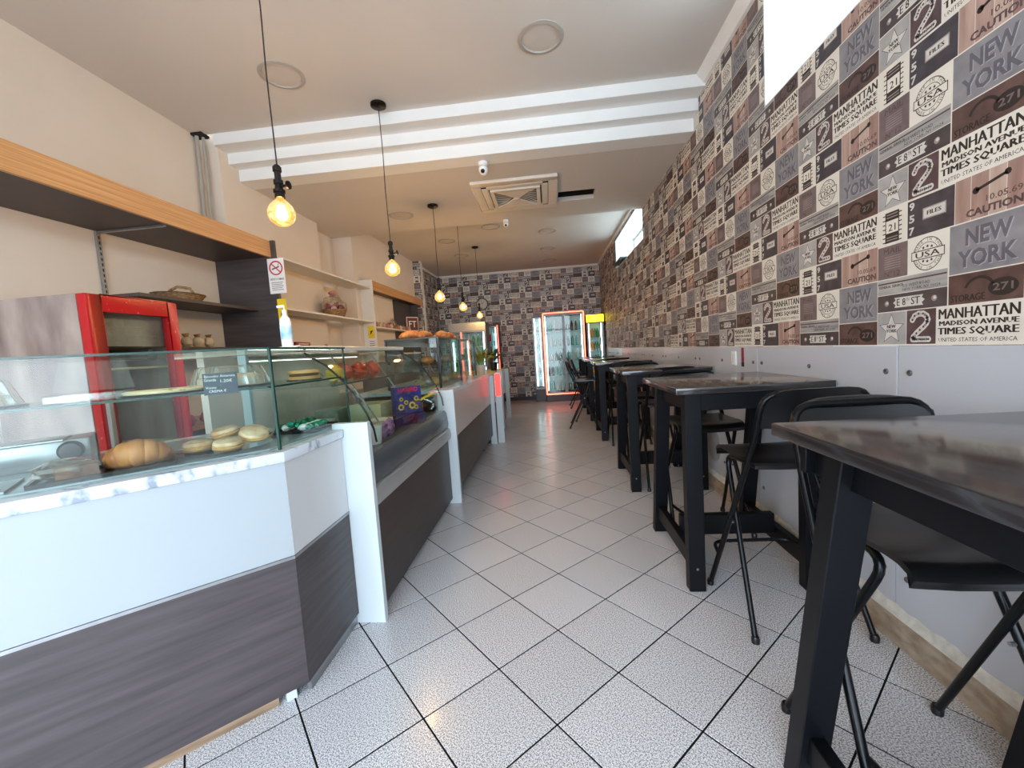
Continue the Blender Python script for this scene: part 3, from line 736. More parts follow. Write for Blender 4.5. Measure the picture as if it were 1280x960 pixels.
# conduits in the left corner
t = thing('cable_conduits', 'two grey conduits running down the corner beside the stepped beam', 'conduit', (-2.95, 3.50, 2.4))
for dx, dy, r in ((0.0, 0, .016), (.035, .03, .012)):
    MB().tube([(dx, dy, .94), (dx+.004, dy-.01, .6), (dx-.004, dy-.015, .3), (dx, dy, 0)], r, 8).build('pipe', mat('grey_conduit', rgb(170, 164, 154), .6, var=.1), t, smooth=True)
MB().box(-.03, -.03, .925, .07, .06, .944).build('hole_cover', dk, t)

# ================================================================ LEFT SIDE: counters
C = Vector((-.995, 1.405)); dA = Vector((-.717, -.697)); nA = Vector((.697, -.717))   # front face of the corner counter
def PA(s, o=0): p = C+dA*s+nA*o; return (p.x, p.y)
def slabA(mb, s0, s1, o0, o1, z0, z1): return mb.prism([PA(s0, o0), PA(s1, o0), PA(s1, o1), PA(s0, o1)], z0, z1)
ct = thing('corner_counter', 'angled bakery counter nearest the camera, white upper panels, grey wood lower panels and marble ledge', 'counter', (-1.4, 1.4, 0))
LA = 1.35
slabA(MB(), 0.0, LA, -.02, 0, .568, .925).build('upper_panel', mat('white_laminate_toned_down', rgb(166, 174, 178), .4, var=.03, scale=2), ct, world=True)  # white laminate with its colour darkened to offset the strong front light
slabA(MB(), 0.0, LA, -.02, 0, .055, .555).build('lower_panel', grey_wood, ct, world=True)
slabA(MB(), 0.0, LA, -.02, .004, .556, .567).build('trim_strip', alu, ct, world=True)
slabA(MB(), .10, LA, -.055, -.035, 0, .06).build('plinth', wood_plinth, ct, world=True)
slabA(MB(), .04, .075, -.075, -.03, 0, .055).build('foot', white_lam, ct, world=True)
MB().prism([(C.x-.03, C.y+.03), (C.x-.012, C.y+.03), (C.x-.012, 1.825), (C.x-.03, 1.825)], .0, .05).build('side_plinth', alu, ct, world=True)
MB().box(C.x-.02, C.y+.002, .568, C.x, 1.825, .925).build('side_upper_panel', mat('pale_grey_laminate', rgb(214, 214, 214), .35, var=.03, scale=2), ct, world=True)
MB().box(C.x-.02, C.y+.002, .055, C.x, 1.825, .555).build('side_lower_panel', grey_wood, ct, world=True)
MB().box(C.x-.02, C.y+.002, .556, C.x+.003, 1.825, .567).build('side_trim_strip', alu, ct, world=True)
i1 = PA(LA, -.62); i0 = PA(LA, 0)
ctop = [PA(0, .012), (C.x+.014, 1.825), (-1.045, 1.825), (-1.045, 1.985), (-1.66, 1.985), i1, PA(LA, .012)]
MB().prism(ctop, .926, .965).build('marble_ledge', marble, ct, world=True, bevel=.003)
MB().prism([PA(.02, -.6), (-1.64, 1.97), (-1.62, 1.97), PA(.0, -.56)], 0.0, .92)
b = MB(); b.prism([PA(LA-.02, -.02), PA(LA, -.02), PA(LA, -.6), PA(LA-.02, -.6)], .0, .925); b.build('end_panel', white_lam, ct, world=True)
MB().prism([PA(LA-.02, -.6), PA(LA-.02, -.58), (-1.62, 1.95), (-1.64, 1.98)], 0, .925).build('rear_panel', white_lam, ct, world=True)

# glass case on the corner counter
gc = thing('glass_display_case', 'frameless glass pastry case standing on the marble ledge nearest the camera', 'display case', (-1.4, 1.4, .966))
G0 = (-1.022, 1.428)
def PG(s, o=0): return (G0[0]+dA.x*s+nA.x*o, G0[1]+dA.y*s+nA.y*o)
def slabG(mb, s0, s1, o0, o1, z0, z1): return mb.prism([PG(s0, o0), PG(s1, o0), PG(s1, o1), PG(s0, o1)], z0, z1)
ZG0, ZG1 = .967, 1.345; LG = 1.28
slabG(MB(), .004, LG, -.006, 0, ZG0, ZG1).build('front_pane', clear, gc, world=True)
MB().box(-1.030, G0[1]+.008, ZG0, -1.024, 1.98, ZG1).build('side_pane', clear, gc, world=True)
gpoly = [PG(0, .004), (-1.020, 1.985), (-1.55, 1.985), PG(LG, -.50), PG(LG, .004)]
MB().prism(gpoly, ZG1, ZG1+.007).build('top_pane', clear, gc, world=True)
sh = [PG(.02, -.03), (-1.045, 1.97), (-1.50, 1.97), PG(LG-.02, -.42), PG(LG-.02, -.03)]
MB().prism(sh, 1.200, 1.208).build('shelf_pane', green_glass, gc, world=True)
def edge(mb, p, q, z0, z1): mb.bar((p[0], p[1], z0), (q[0], q[1], z1), .007, .007)
e = MB(); edge(e, PG(.0, .004), PG(LG, .004), ZG1+.0035, ZG1+.0035); edge(e, (-1.020, G0[1]), (-1.020, 1.985), ZG1+.0035, ZG1+.0035)
e.build('top_edge', glass_edge, gc, world=True)
e = MB(); edge(e, PG(.02, -.03), PG(LG-.02, -.03), 1.204, 1.204); edge(e, (-1.045, G0[1]), (-1.045, 1.97), 1.204, 1.204); e.build('shelf_edge', glass_edge, gc, world=True)
e = MB(); edge(e, (-1.024, G0[1]+.002), (-1.024, G0[1]+.002), ZG0, ZG1); 
e.bar((-1.024, G0[1]+.002, ZG0), (-1.024, G0[1]+.002, ZG1), .009, .009).build('corner_joint', glass_edge, gc, world=True)
MB().bar((-1.027, 1.982, ZG0), (-1.027, 1.982, ZG1), .007, .007).build('end_joint', glass_edge, gc, world=True)
MB().prism([PG(.03, -.03), (-1.05, 1.96), (-1.52, 1.96), PG(LG-.02, -.46), PG(LG-.02, -.03)], .966, .972).build('base_sheet', mat('grey_base_sheet', rgb(150, 160, 166), .2, var=.15, scale=4), gc, world=True)
for (x, y) in (PG(1.1, -.47), (-1.50, 1.90)):
    MB().box(x-.022, y-.012, .972, x+.022, y+.012, ZG1).build('upright', mat('pale_teal_post', rgb(168, 188, 190), .3, var=.08), gc, world=True, bevel=.002)

# ---- refrigerated case with curved glass
F0, F1 = 2.0, 3.345
fc = thing('refrigerated_case', 'refrigerated sweets case with curved front glass between two white end panels', 'display case', (-1.3, 2.65, 0))
MB().box(-.925, 1.875, .045, -.895, 3.38, .555).build('front_panel', brown_lam, fc, world=True)
MB().box(-1.9, 2.0, .0, -.96, 3.36, .50).build('body', brown_lam, fc, world=True)
MB().use(mat('silver_bumper', rgb(178, 178, 178), .3, .35, var=.05)).extr([(-.93, .56), (-.892, .56), (-.868, .575), (-.862, .61), (-.872, .655), (-.90, .668), (-.93, .668)], 1.875, 3.375).build('bumper', alu, fc, world=True, smooth=True)
MB().extr([(-.94, .669), (-.885, .672), (-.880, .70), (-.890, .79), (-.905, .815), (-.94, .815)], 1.875, 3.375).build('lower_glass_band', grey_panel, fc, world=True, smooth=True)
cur = [(-.905, .815), (-.895, .86), (-.905, .93), (-.935, 1.01), (-.985, 1.10), (-1.05, 1.19), (-1.13, 1.27), (-1.235, 1.335)]
MB().sheet(cur, F0+.01, F1, .005).build('curved_glass', clear, fc, world=True, smooth=True)
MB().box(-1.85, F0-.12, 1.345, -1.215, F1+.03, 1.372).build('top_board', mat('cream_top_board', rgb(232, 222, 204), .2, var=.06, scale=4, coat=.3), fc, world=True, bevel=.003)
MB().box(-1.80, F0, .80, -.94, F1, .815).build('deck', mat('dark_deck', rgb(70, 66, 60), .3, var=.2, scale=6), fc, world=True)
MB().box(-1.84, F0, .50, -1.80, F1, 1.345).build('back_wall', mat('case_back', rgb(214, 210, 198), .4, var=.1, scale=4), fc, world=True)
MB().box(-1.56, F0+.03, 1.155, -1.13, F1-.03, 1.163).build('shelf', green_glass, fc, world=True)
MB().bar((-1.128, F0+.03, 1.159), (-1.128, F1-.03, 1.159), .009, .009).build('shelf_edge', glass_edge, fc, world=True)
pr = [(-.94, .816), (-.93, .93)]+[(x-.012, z) for x, z in cur[3:]]+[(-1.55, 1.344), (-1.55, .816)]
for y in (F0, F1-.02):
    MB().extr(pr, y, y+.006).build('end_glass', green_glass, fc, world=True)
for y in (F0-.003, F1-.012):
    p2 = [(x-.006, z) for x, z in cur[1:]]
    MB().tube([(x, y, z) for x, z in p2], .006, 6).build('glass_seal', mat('black_seal', rgb(30, 38, 38), .4, var=.2), fc, world=True)
for y in (2.42, 3.0):
    MB().bar((-1.02, y, .82), (-1.34, y, 1.33), .012, .006).build('strut', alu, fc, world=True)
MB().bar((-1.60, F0+.02, 1.33), (-1.60, F1-.02, 1.33), .03, .02).build('lamp_rail', alu, fc, world=True)

fill_w = mat('case_fill_glow', (1, 1, 1, 1), .4, emit=(1, .93, .82, 1), es=3.5)  # added glowing strip that brightens the inside of the curved case
MB().box(-1.612, F0+.05, 1.312, -1.588, F1-.05, 1.3145).build('fill_strip', fill_w, fc, world=True)
# white end panels
def end_panel(label, x0, x1, y, zt, zb=0, th=.035, par=None):
    t = MB().box(x0, y, zb, x1, y+th, zt).build('end_panel', white_lam, None, bevel=.002); tag(t, label, 'panel', 'white end panels between the counters')
    return t
end_panel('white counter end panel between the angled counter and the curved glass case', -1.04, -.865, 1.83, .99)
end_panel('white counter end panel between the curved glass case and the bread counter', -.962, -.82, 3.385, .98)
end_panel('white counter end panel at the far end of the bread counter', -.865, -.785, 5.58, .955)
end_panel('fourth white counter end panel from the camera, past the red reflection panel', -.86, -.785, 6.66, .97)
end_panel('farthest white counter end panel, below the potted plants', -.86, -.785, 7.76, .95)
# ---- bread counter
bc = thing('bread_counter', 'long counter with pale upper panel and brown lower panel under the bread case', 'counter', (-1.3, 4.5, 0))
MB().box(-.87, 3.425, .575, -.835, 5.575, .955).build('upper_panel', mat('pale_pinkish_laminate', rgb(206, 198, 192), .3, var=.04, scale=2), bc, world=True)
MB().box(-.87, 3.425, .13, -.835, 5.575, .57).build('lower_panel', brown_lam, bc, world=True)
MB().box(-1.7, 3.45, .12, -.88, 5.56, .93).build('body', brown_lam, bc, world=True)
MB().box(-1.72, 3.42, .957, -.83, 5.575, .985).build('worktop', marble, bc, world=True)
for y in (3.6, 5.2):
    f = MB().cyl((-.93, y, .06), (-.93, y, .125), .015); f.cyl((-.955, y, .03), (-.905, y, .03), .03, 14); f.build('castor', mat('grey_castor', rgb(90, 88, 86), .5, .3, var=.2), bc, world=True, smooth=True)
# glass bread case
bg_ = thing('bread_display_case', 'square glass case with black posts standing on the bread counter', 'display case', (-1.2, 4.4, .985))
x0, x1, y0, y1, z0, z1 = -1.48, -.985, 3.62, 5.45, .986, 1.44
MB().box(x1-.005, y0, z0, x1, y1, z1).build('front_pane', clear, bg_, world=True)
MB().box(x0, y0, z0, x1-.006, y0+.005, z1).build('end_pane', clear, bg_, world=True)
MB().box(x0, y1-.005, z0, x1-.006, y1, z1).build('end_pane', clear, bg_, world=True)
MB().box(x0, y0, z1, x1, y1, z1+.012).build('top', mat('dark_case_top', rgb(56, 52, 50), .3, var=.2), bg_, world=True)
MB().box(x0+.02, y0+.01, 1.20, x1-.03, y1-.01, 1.208).build('shelf', green_glass, bg_, world=True)
for x, y in ((x1-.012, y0), (x1-.012, y1-.02), (x0, y0), (x0, y1-.02), (x1-.012, 4.5)):
    MB().box(x, y, z0, x+.02, y+.02, z1).build('post', mat('black_post', rgb(26, 26, 28), .35, var=.2), bg_, world=True)
MB().box(x0, y0, z1-.05, x0+.01, y1, z1).build('rear_rail', alu, bg_, world=True)
# ---- rear counters
rc = thing('rear_counter', 'far low counter beyond the bread counter, grey front', 'counter', (-1.3, 7.0, 0))
MB().box(-1.6, 5.64, .0, -.89, 6.65, .93).box(-1.6, 6.71, .0, -.89, 7.75, .93).build('body', brown_lam, rc, world=True)
MB().box(-.885, 5.66, .5, -.865, 6.65, .93).box(-.885, 6.71, .5, -.865, 7.75, .93).build('upper_panel', white_lam, rc, world=True)
MB().box(-1.62, 5.62, .931, -.86, 6.65, .955).box(-1.62, 6.71, .931, -.86, 7.75, .955).build('worktop', mat('yellow_beige_worktop', rgb(196, 176, 120), .35, var=.15, scale=4), rc, world=True)
t = thing('red_reflection_panel', 'red neon reflection built as a small glowing panel at the end of the bread counter', 'reflection', (-.73, 5.66, .82))  # neon reflection in the glass side, put in as a glowing panel
MB().box(-.045, 0, -.17, .045, .02, .17).build('housing', white_lam, t); MB().box(-.036, -.004, -.155, .036, 0, .155).build('reflection_face', mat('red_reflection_glow', rgb(220, 30, 30), .4, emit=(1, .04, .03, 1), es=1.5), t)
MB().box(-.045, .0, -.82, .045, .02, -.17).build('base', white_lam, t)
leaf_y = mat('yellow_green_leaves', rgb(150, 160, 70), .5, var=.4, scale=8); leaf_d = mat('dark_green_leaves', rgb(52, 84, 44), .45, var=.4, scale=8)
pot_w = mat('white_ceramic', rgb(222, 220, 214), .3, var=.05); pot_b = mat('black_ceramic', rgb(30, 30, 32), .3, var=.2)
def plant(label, x, y, z, lm, pm, seed, h=.38):
    rnd = random.Random(seed); t = thing('potted_plant', label, 'plant', (x, y, z))
    MB().lathe([(.05, 0), (.07, .10), (.072, .14), (.06, .14), (.055, .10), (0, .10)], n=16).build('pot', pm, t, smooth=True)
    s = MB()
    for k in range(60):
        a = rnd.uniform(0, 2*PI); b = rnd.uniform(.15, 1.1); L_ = rnd.uniform(.6, 1)*h; d = Vector((math.cos(a)*math.sin(b), math.sin(a)*math.sin(b), math.cos(b)))
        p = Vector((0, 0, .12)); side = d.cross(Vector((0, 0, 1))).normalized()*.018; mid = p+d*L_*.6+Vector((0, 0, .02)); tip = p+d*L_-Vector((0, 0, .04)); base = p+d*L_*.25
        s.add([base, mid+side, tip, mid-side, mid+Vector((0, 0, .006))], [(0, 1, 4), (1, 2, 4), (2, 3, 4), (3, 0, 4)])
    o = s.build('leaves', lm, t); o['kind'] = 'stuff'
    return t
plant('yellowish leafy plant in a white pot on the far counter', -1.02, 6.1, .956, leaf_y, pot_w, 1)
plant('dark green leafy plant in a black pot on the far counter, nearer the back wall', -.98, 7.2, .956, leaf_d, pot_b, 2)

# ================================================================ WALL SHELVING
u1 = thing('wall_shelving', 'wall shelving with long oak fascia board and dark boards, nearest the camera', 'shelving', (-2.7, 2.4, 1.3))
MB().box(-2.455, .4, 2.255, -2.43, 3.565, 2.40).build('fascia', pale_oak, u1, world=True, bevel=.001)
MB().box(-2.97, .4, 2.26, -2.456, 3.565, 2.285).build('top_board', dark_board, u1, world=True)
MB().box(-2.975, 3.566, .0, -2.395, 3.595, 2.405).build('side_panel', dark_end, u1, world=True, bevel=.001)
for z in (1.79, 1.44):
    MB().box(-2.97, 2.46, z, -2.60, 3.563, z+.022).build('shelf', dark_board, u1, world=True)
for y in (1.62, 2.575):
    p = MB().box(-2.978, y-.014, 1.0, -2.962, y+.014, 2.26).build('slotted_upright', mat('grey_slotted_steel', rgb(150, 146, 142), .4, .5, var=.1), u1, world=True)
    s = MB()
    for k in range(34): s.box(-2.9615, y-.004, 1.02+k*.036, -2.9605, y+.004, 1.04+k*.036)
    s.build('slots', mat('slot_black', rgb(40, 38, 38), .8, var=.1), p, world=False).location = (-u1.location[0], -u1.location[1], -u1.location[2])
    MB().bar((-2.96, y, 2.252), (-2.47, y, 2.252), .02, .012).build('bracket', alu, u1, world=True)
u2 = thing('white_wall_shelving', 'white open wall shelving between the dark panel and the second oak fascia', 'shelving', (-2.75, 4.8, 1.3))
for z, xb in ((2.325, -2.828), (1.83, -2.828), (1.36, -2.828)):
    MB().box(xb, 3.60, z, -2.55, 5.93, z+.02).build('shelf', shelf_white, u2, world=True)
MB().box(-2.828, 5.93, .0, -2.53, 5.955, 2.46).build('side_panel', shelf_white, u2, world=True)
MB().box(-2.828, 3.60, 0, -2.56, 5.92, .9).build('base_cabinet', shelf_white, u2, world=True)
MB().box(-2.40, 3.597, 1.0, -2.392, 3.602, 2.40)
u3 = thing('rear_wall_shelving', 'wall shelving with a short oak fascia board near the back wall', 'shelving', (-2.65, 7.3, 1.3))
MB().box(-2.575, 5.96, 2.32, -2.55, 8.45, 2.455).build('fascia', pale_oak, u3, world=True)
MB().box(-2.718, 5.96, 2.325, -2.576, 8.45, 2.345).build('top_board', dark_board, u3, world=True)
MB().box(-2.70, 8.1, .0, -2.56, 8.13, 2.32).build('side_panel', dark_end, u3, world=True)
MB().box(-2.718, 8.14, .9, -2.70, 8.45, 2.32).build('back_board', dark_end, u3, world=True)
MB().box(-2.718, 7.2, .9, -2.70, 8.09, 2.32).build('back_board', dark_end, u3, world=True)
for z in (1.76, 1.35): MB().box(-2.718, 5.96, z, -2.56, 8.09, z+.02).build('shelf', shelf_white, u3, world=True)
MB().box(-2.718, 5.96, 0, -2.56, 8.09, .9).build('base_cabinet', shelf_white, u3, world=True)

# ---- red framed cooler standing by the wall
rf = thing('red_framed_cooler', 'upright cooler with red framed glass door and taupe wood side behind the counter', 'cooler', (-2.68, 2.2, 0))
X0, X1, Y0, Y1, Z1 = -2.955, -2.40, 1.93, 2.455, 1.72
b = MB(); b.use(taupe).box(X0, Y0, .12, X1, Y0+.025, Z1-.03).box(X0, Y1-.025, .12, X1, Y1, Z1-.03).box(X0, Y0+.025, .12, X0+.02, Y1-.025, Z1-.03).box(X0, Y0, Z1-.03, X1, Y1, Z1).box(X0, Y0, .0, X1, Y1, .12)
b.build('cabinet', None, rf, world=True)
d = MB(); xf = X1+.002
for (ya, za, yb_, zb_) in ((Y0, .10, Y0+.075, Z1), (Y1-.065, .10, Y1, Z1), (Y0+.075, Z1-.09, Y1-.065, Z1), (Y0+.075, .10, Y1-.065, .22)): d.box(xf, ya, za, xf+.05, yb_, zb_)
d = d.build('door', red_chip, rf, world=True, bevel=.004)
p = MB().box(-.28+.012+.555-.28+.0, -.195, .22, .017, .195, 1.63)
MB().box(xf+.022, Y0+.078, .22, xf+.028, Y1-.068, Z1-.09).build('pane', green_glass, rf, world=True)
MB().box(xf+.051, Y0+.02, .85, xf+.075, Y0+.045, 1.2).build('handle', mat('grey_handle', rgb(150, 146, 142), .4, var=.1), rf, world=True, bevel=.003)
MB().box(X0+.02, Y0+.03, 1.32, xf-.03, Y1-.03, 1.33).box(X0+.02, Y0+.03, .85, xf-.03, Y1-.03, .86).build('wire_shelf', mat('yellowed_shelf', rgb(206, 190, 140), .4, var=.2), rf, world=True)
MB().box(X0+.02, Y0+.03, 1.45, X1-.02, Y1-.03, Z1-.04).build('cooling_unit', taupe, rf, world=True)
MB().lathe([(.035, 0), (.035, .004), (.02, .006), (0, .006)], (xf-.02, Y1-.14, 1.40), 20, (1, 0, 0)).build('vent', mat('dark_vent', rgb(60, 56, 54), .5, var=.2), rf, world=False).location = (-rf.location[0], -rf.location[1], 0)

# ---- parcels, baskets and packets on the shelves
rattan = mat('woven_rattan', rgb(176, 140, 96), .7, c2=rgb(104, 74, 46), scale=30, stretch=(1, 1, 3), bump=.6)
def basket(label, x, y, z, r=.11, seed=0, tint=0, group=None, empty=False):
    t = thing('gift_basket', label, 'basket', (x, y, z), 0, group)
    b = MB(); n = 20
    b.lathe([(r*.72, 0), (r*.78, .01), (r*.95, r*.5), (r*.98, r*.55), (r*.88, r*.5), (r*.7, .02), (0, .02)], n=n, fn=lambda t_, z_: 1+.03*math.sin(t_*10)); b.build('basket', rattan, t, smooth=True)
    if not empty:
        rnd = random.Random(seed)
        cols = [rgb(190, 96, 90), rgb(206, 170, 140), rgb(160, 60, 60), rgb(224, 214, 196)]
        s = MB()
        for k in range(16):
            a = rnd.uniform(0, 6.28); q = rnd.uniform(0, r*.65); m = mat('packet_colour_%d' % (k % 4), cols[k % 4], .4, var=.35, scale=40)
            s.use(m).blob((q*math.cos(a), q*math.sin(a), r*.55+rnd.uniform(0, r*.5)), r*.30, seed*9+k, 8, .3)
        s.build('sweets', None, t, smooth=True)['kind'] = 'stuff'
        MB().blob((0, 0, r*.85), r*.95, seed, 14, .25, (1, 1, .95), 4).build('cellophane', cello, t)
        MB().blob((0, 0, r*1.9), r*.28, seed+5, 8, .5, (1.3, 1.3, .8)).build('bow', mat('pinkish_ribbon', rgb(206, 150, 140), .4, var=.2), t)
    return t
basket('large cellophane wrapped gift basket on the middle white shelf', -2.66, 5.02, 1.851, .155, 3)
basket('small pale gift basket at the near end of the middle white shelf', -2.68, 3.86, 1.851, .085, 4)
basket('small gift basket on the rear shelving by the framed picture', -2.64, 6.9, 1.781, .09, 8)
basket('small gift basket standing on the low white shelf', -2.66, 4.75, 1.381, .06, 6)
t = thing('wicker_tray', 'flat wicker tray with twisted handle lying on the dark shelf above the red cooler', 'tray', (-2.74, 2.90, 1.813)); t.scale = (.72, .8, .9)
MB().lathe([(.15, 0), (.19, .05), (.20, .055), (.18, .045), (.14, .012), (0, .012)], n=24, sy=1.2, fn=lambda a, z: 1+.02*math.sin(a*14)).build('tray', rattan, t, smooth=True)
MB().tube([(-.17, 0, .05), (-.12, .02, .10), (0, -.01, .12), (.12, .01, .10), (.17, 0, .05)], .012, 8).build('handle', rattan, t, smooth=True)
for k in range(6):
    b = MB(); b.use(mat('straw_wrap', rgb(206, 186, 156), .6, var=.3, scale=20)); b.blob((0, 0, .045), .045, 30+k, 10, .2, (1, .8, 1)); b.use(MATS['woven_rattan']); b.tube([(0, 0, .08), (.004, 0, .11)], [.012, .025], 7)
    o = b.build('wrapped_parcel', None, smooth=True); o.location = (-2.76, 2.62+k*.105, 1.463); o.rotation_euler = (0, 0, k)
    tag(o, 'straw coloured tied parcel on the lower dark shelf behind the red cooler', 'parcel', 'tied parcels on the lower dark shelf')
boxm = mat('dark_red_carton', rgb(130, 28, 34), .45, var=.2, scale=10)
for k in range(3):
    t = thing('chocolate_box', ('dark red carton lying lowest in the stack on the low white shelf', 'dark red carton in the middle of the stack on the low white shelf', 'dark red carton on top of the stack on the low white shelf')[k], 'box', (-2.66+.005*k, 4.12, 1.381+.045*k), .05*k, 'dark red cartons')
    MB().box(-.09, -.15, 0, .09, .15, .043).build('carton', boxm, t, bevel=.002); MB().box(.0905, -.11, .013, .0912, .11, .030).build('stripe', mat('pale_pink_print', rgb(226, 180, 176), .5, var=.2, scale=60), t)
for k in range(12):
    b = MB(); b.use(mat('sweet_bag_%d' % (k % 3), (rgb(206, 160, 140), rgb(190, 120, 110), rgb(214, 190, 160))[k % 3], .35, var=.4, scale=50)); b.blob((0, 0, .04), .045, 60+k, 9, .3, (.8, 1, 1))
    o = b.build('sweet_bag', None, smooth=True); o.location = (-2.63, 6.05+k*.15, 1.783); tag(o, 'small wrapped bag of sweets in the row on the rear shelf', 'bag', 'sweet bags on the rear shelf')
t = thing('framed_picture', 'small dark framed sign with white figures on the rear shelf', 'picture', (-2.60, 7.85, 1.781), -.6)
MB().box(-.012, -.14, 0, 0, .14, .28).build('frame', mat('pale_pink_frame', rgb(214, 180, 176), .5, var=.1), t); q = MB().box(0, -.12, .02, .003, .12, .26).build('picture', mat('maroon_print', rgb(80, 30, 34), .5, var=.2), t)
MB().text('FT', (.0036, -.09, .08), (0, 1, 0), (0, 0, 1), .18, .12, .0, keep=True).build('print', mat('white_print_plain', rgb(230, 224, 220), .5, var=.03), t)
t = thing('navy_cap', 'navy blue rounded cap lying behind the far end of the curved case', 'cap', (-2.0, 5.2, 1.25))
MB().lathe([(.12, 0), (.125, .05), (.11, .11), (.07, .155), (.02, .17), (0, .171)], n=20, sy=1.1).build('crown', mat('navy_cloth', rgb(38, 42, 66), .8, var=.2, scale=20), t, smooth=True)
MB().lathe([(.008, .17), (.01, .176), (0, .18)], n=10).build('button', MATS['navy_cloth'], t)
MB().box(-2.3, 4.9, 0, -1.85, 5.6, 1.248)
o = MB().box(-2.25, 4.75, 0, -1.85, 5.7, 1.245).build('service_cabinet', dark_board, None, bevel=.003); tag(o, 'plain dark cabinet behind the bread case that carries the navy cap', 'cabinet')

# ================================================================ FOOD IN THE ANGLED CASE
pastry = mat('golden_pastry', rgb(206, 142, 80), .5, c2=rgb(150, 84, 38), scale=9, stretch=(3, 1, 1), detail=7, bump=.15)
sugar = mat('sugared_pastry', rgb(230, 204, 164), .7, c2=rgb(196, 146, 92), scale=22, bump=.3)
sponge = mat('pale_dough', rgb(222, 172, 104), .7, var=.2, scale=20)
black_tray = mat('black_plastic_tray', rgb(28, 28, 30), .25, var=.15)
def tray(label, x, y, z, w_, d_, rz, m=black_tray, lip=.012):
    t = thing('serving_tray', label, 'tray', (x, y, z), rz)
    MB().box(-w_/2, -d_/2, 0, w_/2, d_/2, .004).build('base', m, t)
    b = MB(); l = .008
    b.box(-w_/2, -d_/2, .004, w_/2, -d_/2+l, lip).box(-w_/2, d_/2-l, .004, w_/2, d_/2, lip).box(-w_/2, -d_/2+l, .004, -w_/2+l, d_/2-l, lip).box(w_/2-l, -d_/2+l, .004, w_/2, d_/2-l, lip)
    b.build('rim', m, t, bevel=.002); return t
def on(s, o): p = PG(s, o); return p
ang = math.atan2(-dA.y, -dA.x)   # long side along the glass
ZT = .973
def croissant(label, x, y, z, rz, sc=1, group=None):
    t = thing('croissant', label, 'croissant', (x, y, z), rz, group)
    b = MB(); R_ = .075
    for i in sorted(range(-4, 5), key=lambda q: -abs(q)):
        u = i/4; a = u*1.2; r = (.047, .044, .037, .027, .017)[abs(i)]; hl = .017+.010*(abs(i) < 3)
        cx, cy = R_*math.sin(a)*1.1, -R_*(1-math.cos(a))*.95; tx_ = Vector((math.cos(a)*1.1, -math.sin(a)*.95, 0)).normalized()
        prof = [(r*.02, -hl*1.25)]+[(r*math.sin(PI*k/8)**.55, -hl*math.cos(PI*k/8)*1.2) for k in range(1, 8)]+[(r*.02, hl*1.25)]
        b.lathe(prof, (cx, cy, r*.93), 16, tuple(tx_))
    b.build('body', pastry, t, smooth=True, ang=80); return t
p = on(.47, -.13); tray('black tray under the croissant in the angled case', p[0], p[1], ZT, .34, .18, ang)
q = on(.40, -.125); croissant('golden croissant at the front of the black tray in the angled case', q[0], q[1], ZT+.005, ang+PI, 1.0)
t = thing('wrapped_cake', 'dark cake slice in crinkled film beside the croissant', 'cake', (*on(.56, -.13), ZT+.005), ang+.2)
MB().box(-.035, -.05, 0, .06, .05, .035).build('cake', mat('brown_sponge', rgb(160, 112, 74), .7, c2=rgb(96, 60, 38), scale=14, bump=.3), t, bevel=.004)
MB().blob((-.01, 0, .028), .075, 12, 16, .22, (1, .8, .42), 5).build('film', cello, t)
# doughnut-like sugared rounds on a clear plate
pl_ = thing('clear_plate', 'clear plate with four sugared pastries near the corner joint of the case', 'plate', (*on(.02, -.15), ZT))
pl_.location = (-1.27, 1.46, ZT); pl_.scale = (1.25, 1.25, 1)
MB().lathe([(.09, 0), (.13, .010), (.135, .012), (.128, .008), (.09, .003), (0, .003)], n=28, sy=.9).build('dish', plast, pl_, smooth=True)
for k, (dx, dy, dz, lab, tx, ty) in enumerate(((-.066, -.031, .005, 'sugared round pastry at the left of the clear plate', 0, 0), (.034, -.023, .005, 'sugared round pastry at the front of the clear plate', .1, 0), (.064, .056, .028, 'sugared round pastry leaning at the right of the clear plate', .2, -.35), (-.039, .059, .036, 'sugared round pastry at the back of the clear plate', -.15, .1))):
    t = thing('sugared_pastry', lab, 'pastry', (-1.27+dx*1.15, 1.46+dy*1.15, ZT+dz)); t.rotation_euler = (tx, ty, k); t.scale = (1.02, 1.02, 1.15)
    MB().lathe([(0, 0), (.040, .001), (.050, .008), (.052, .014), (.046, .017), (0, .017)], n=22, fn=lambda a, z: 1+.02*math.sin(a*5)).build('bottom_half', sponge, t, smooth=True)
    MB().lathe([(0, .014), (.045, .015), (.051, .021), (.047, .030), (.03, .036), (0, .038)], n=22, fn=lambda a, z: 1+.02*math.sin(a*4+1)).build('top_half', sugar, t, smooth=True)
p = on(.84, -.15); t = thing('foil_tray', 'silver foil tray with crumpled foil at the left end of the case', 'tray', (p[0], p[1], ZT), ang)
MB().box(-.16, -.1, 0, .16, .1, .006).build('base', steel, t); MB().blob((-.0, 0, .02), .10, 9, 26, .3, (1.3, .8, .22), 9).build('foil', mat('crumpled_foil', rgb(206, 208, 210), .22, 1, var=.1), t)
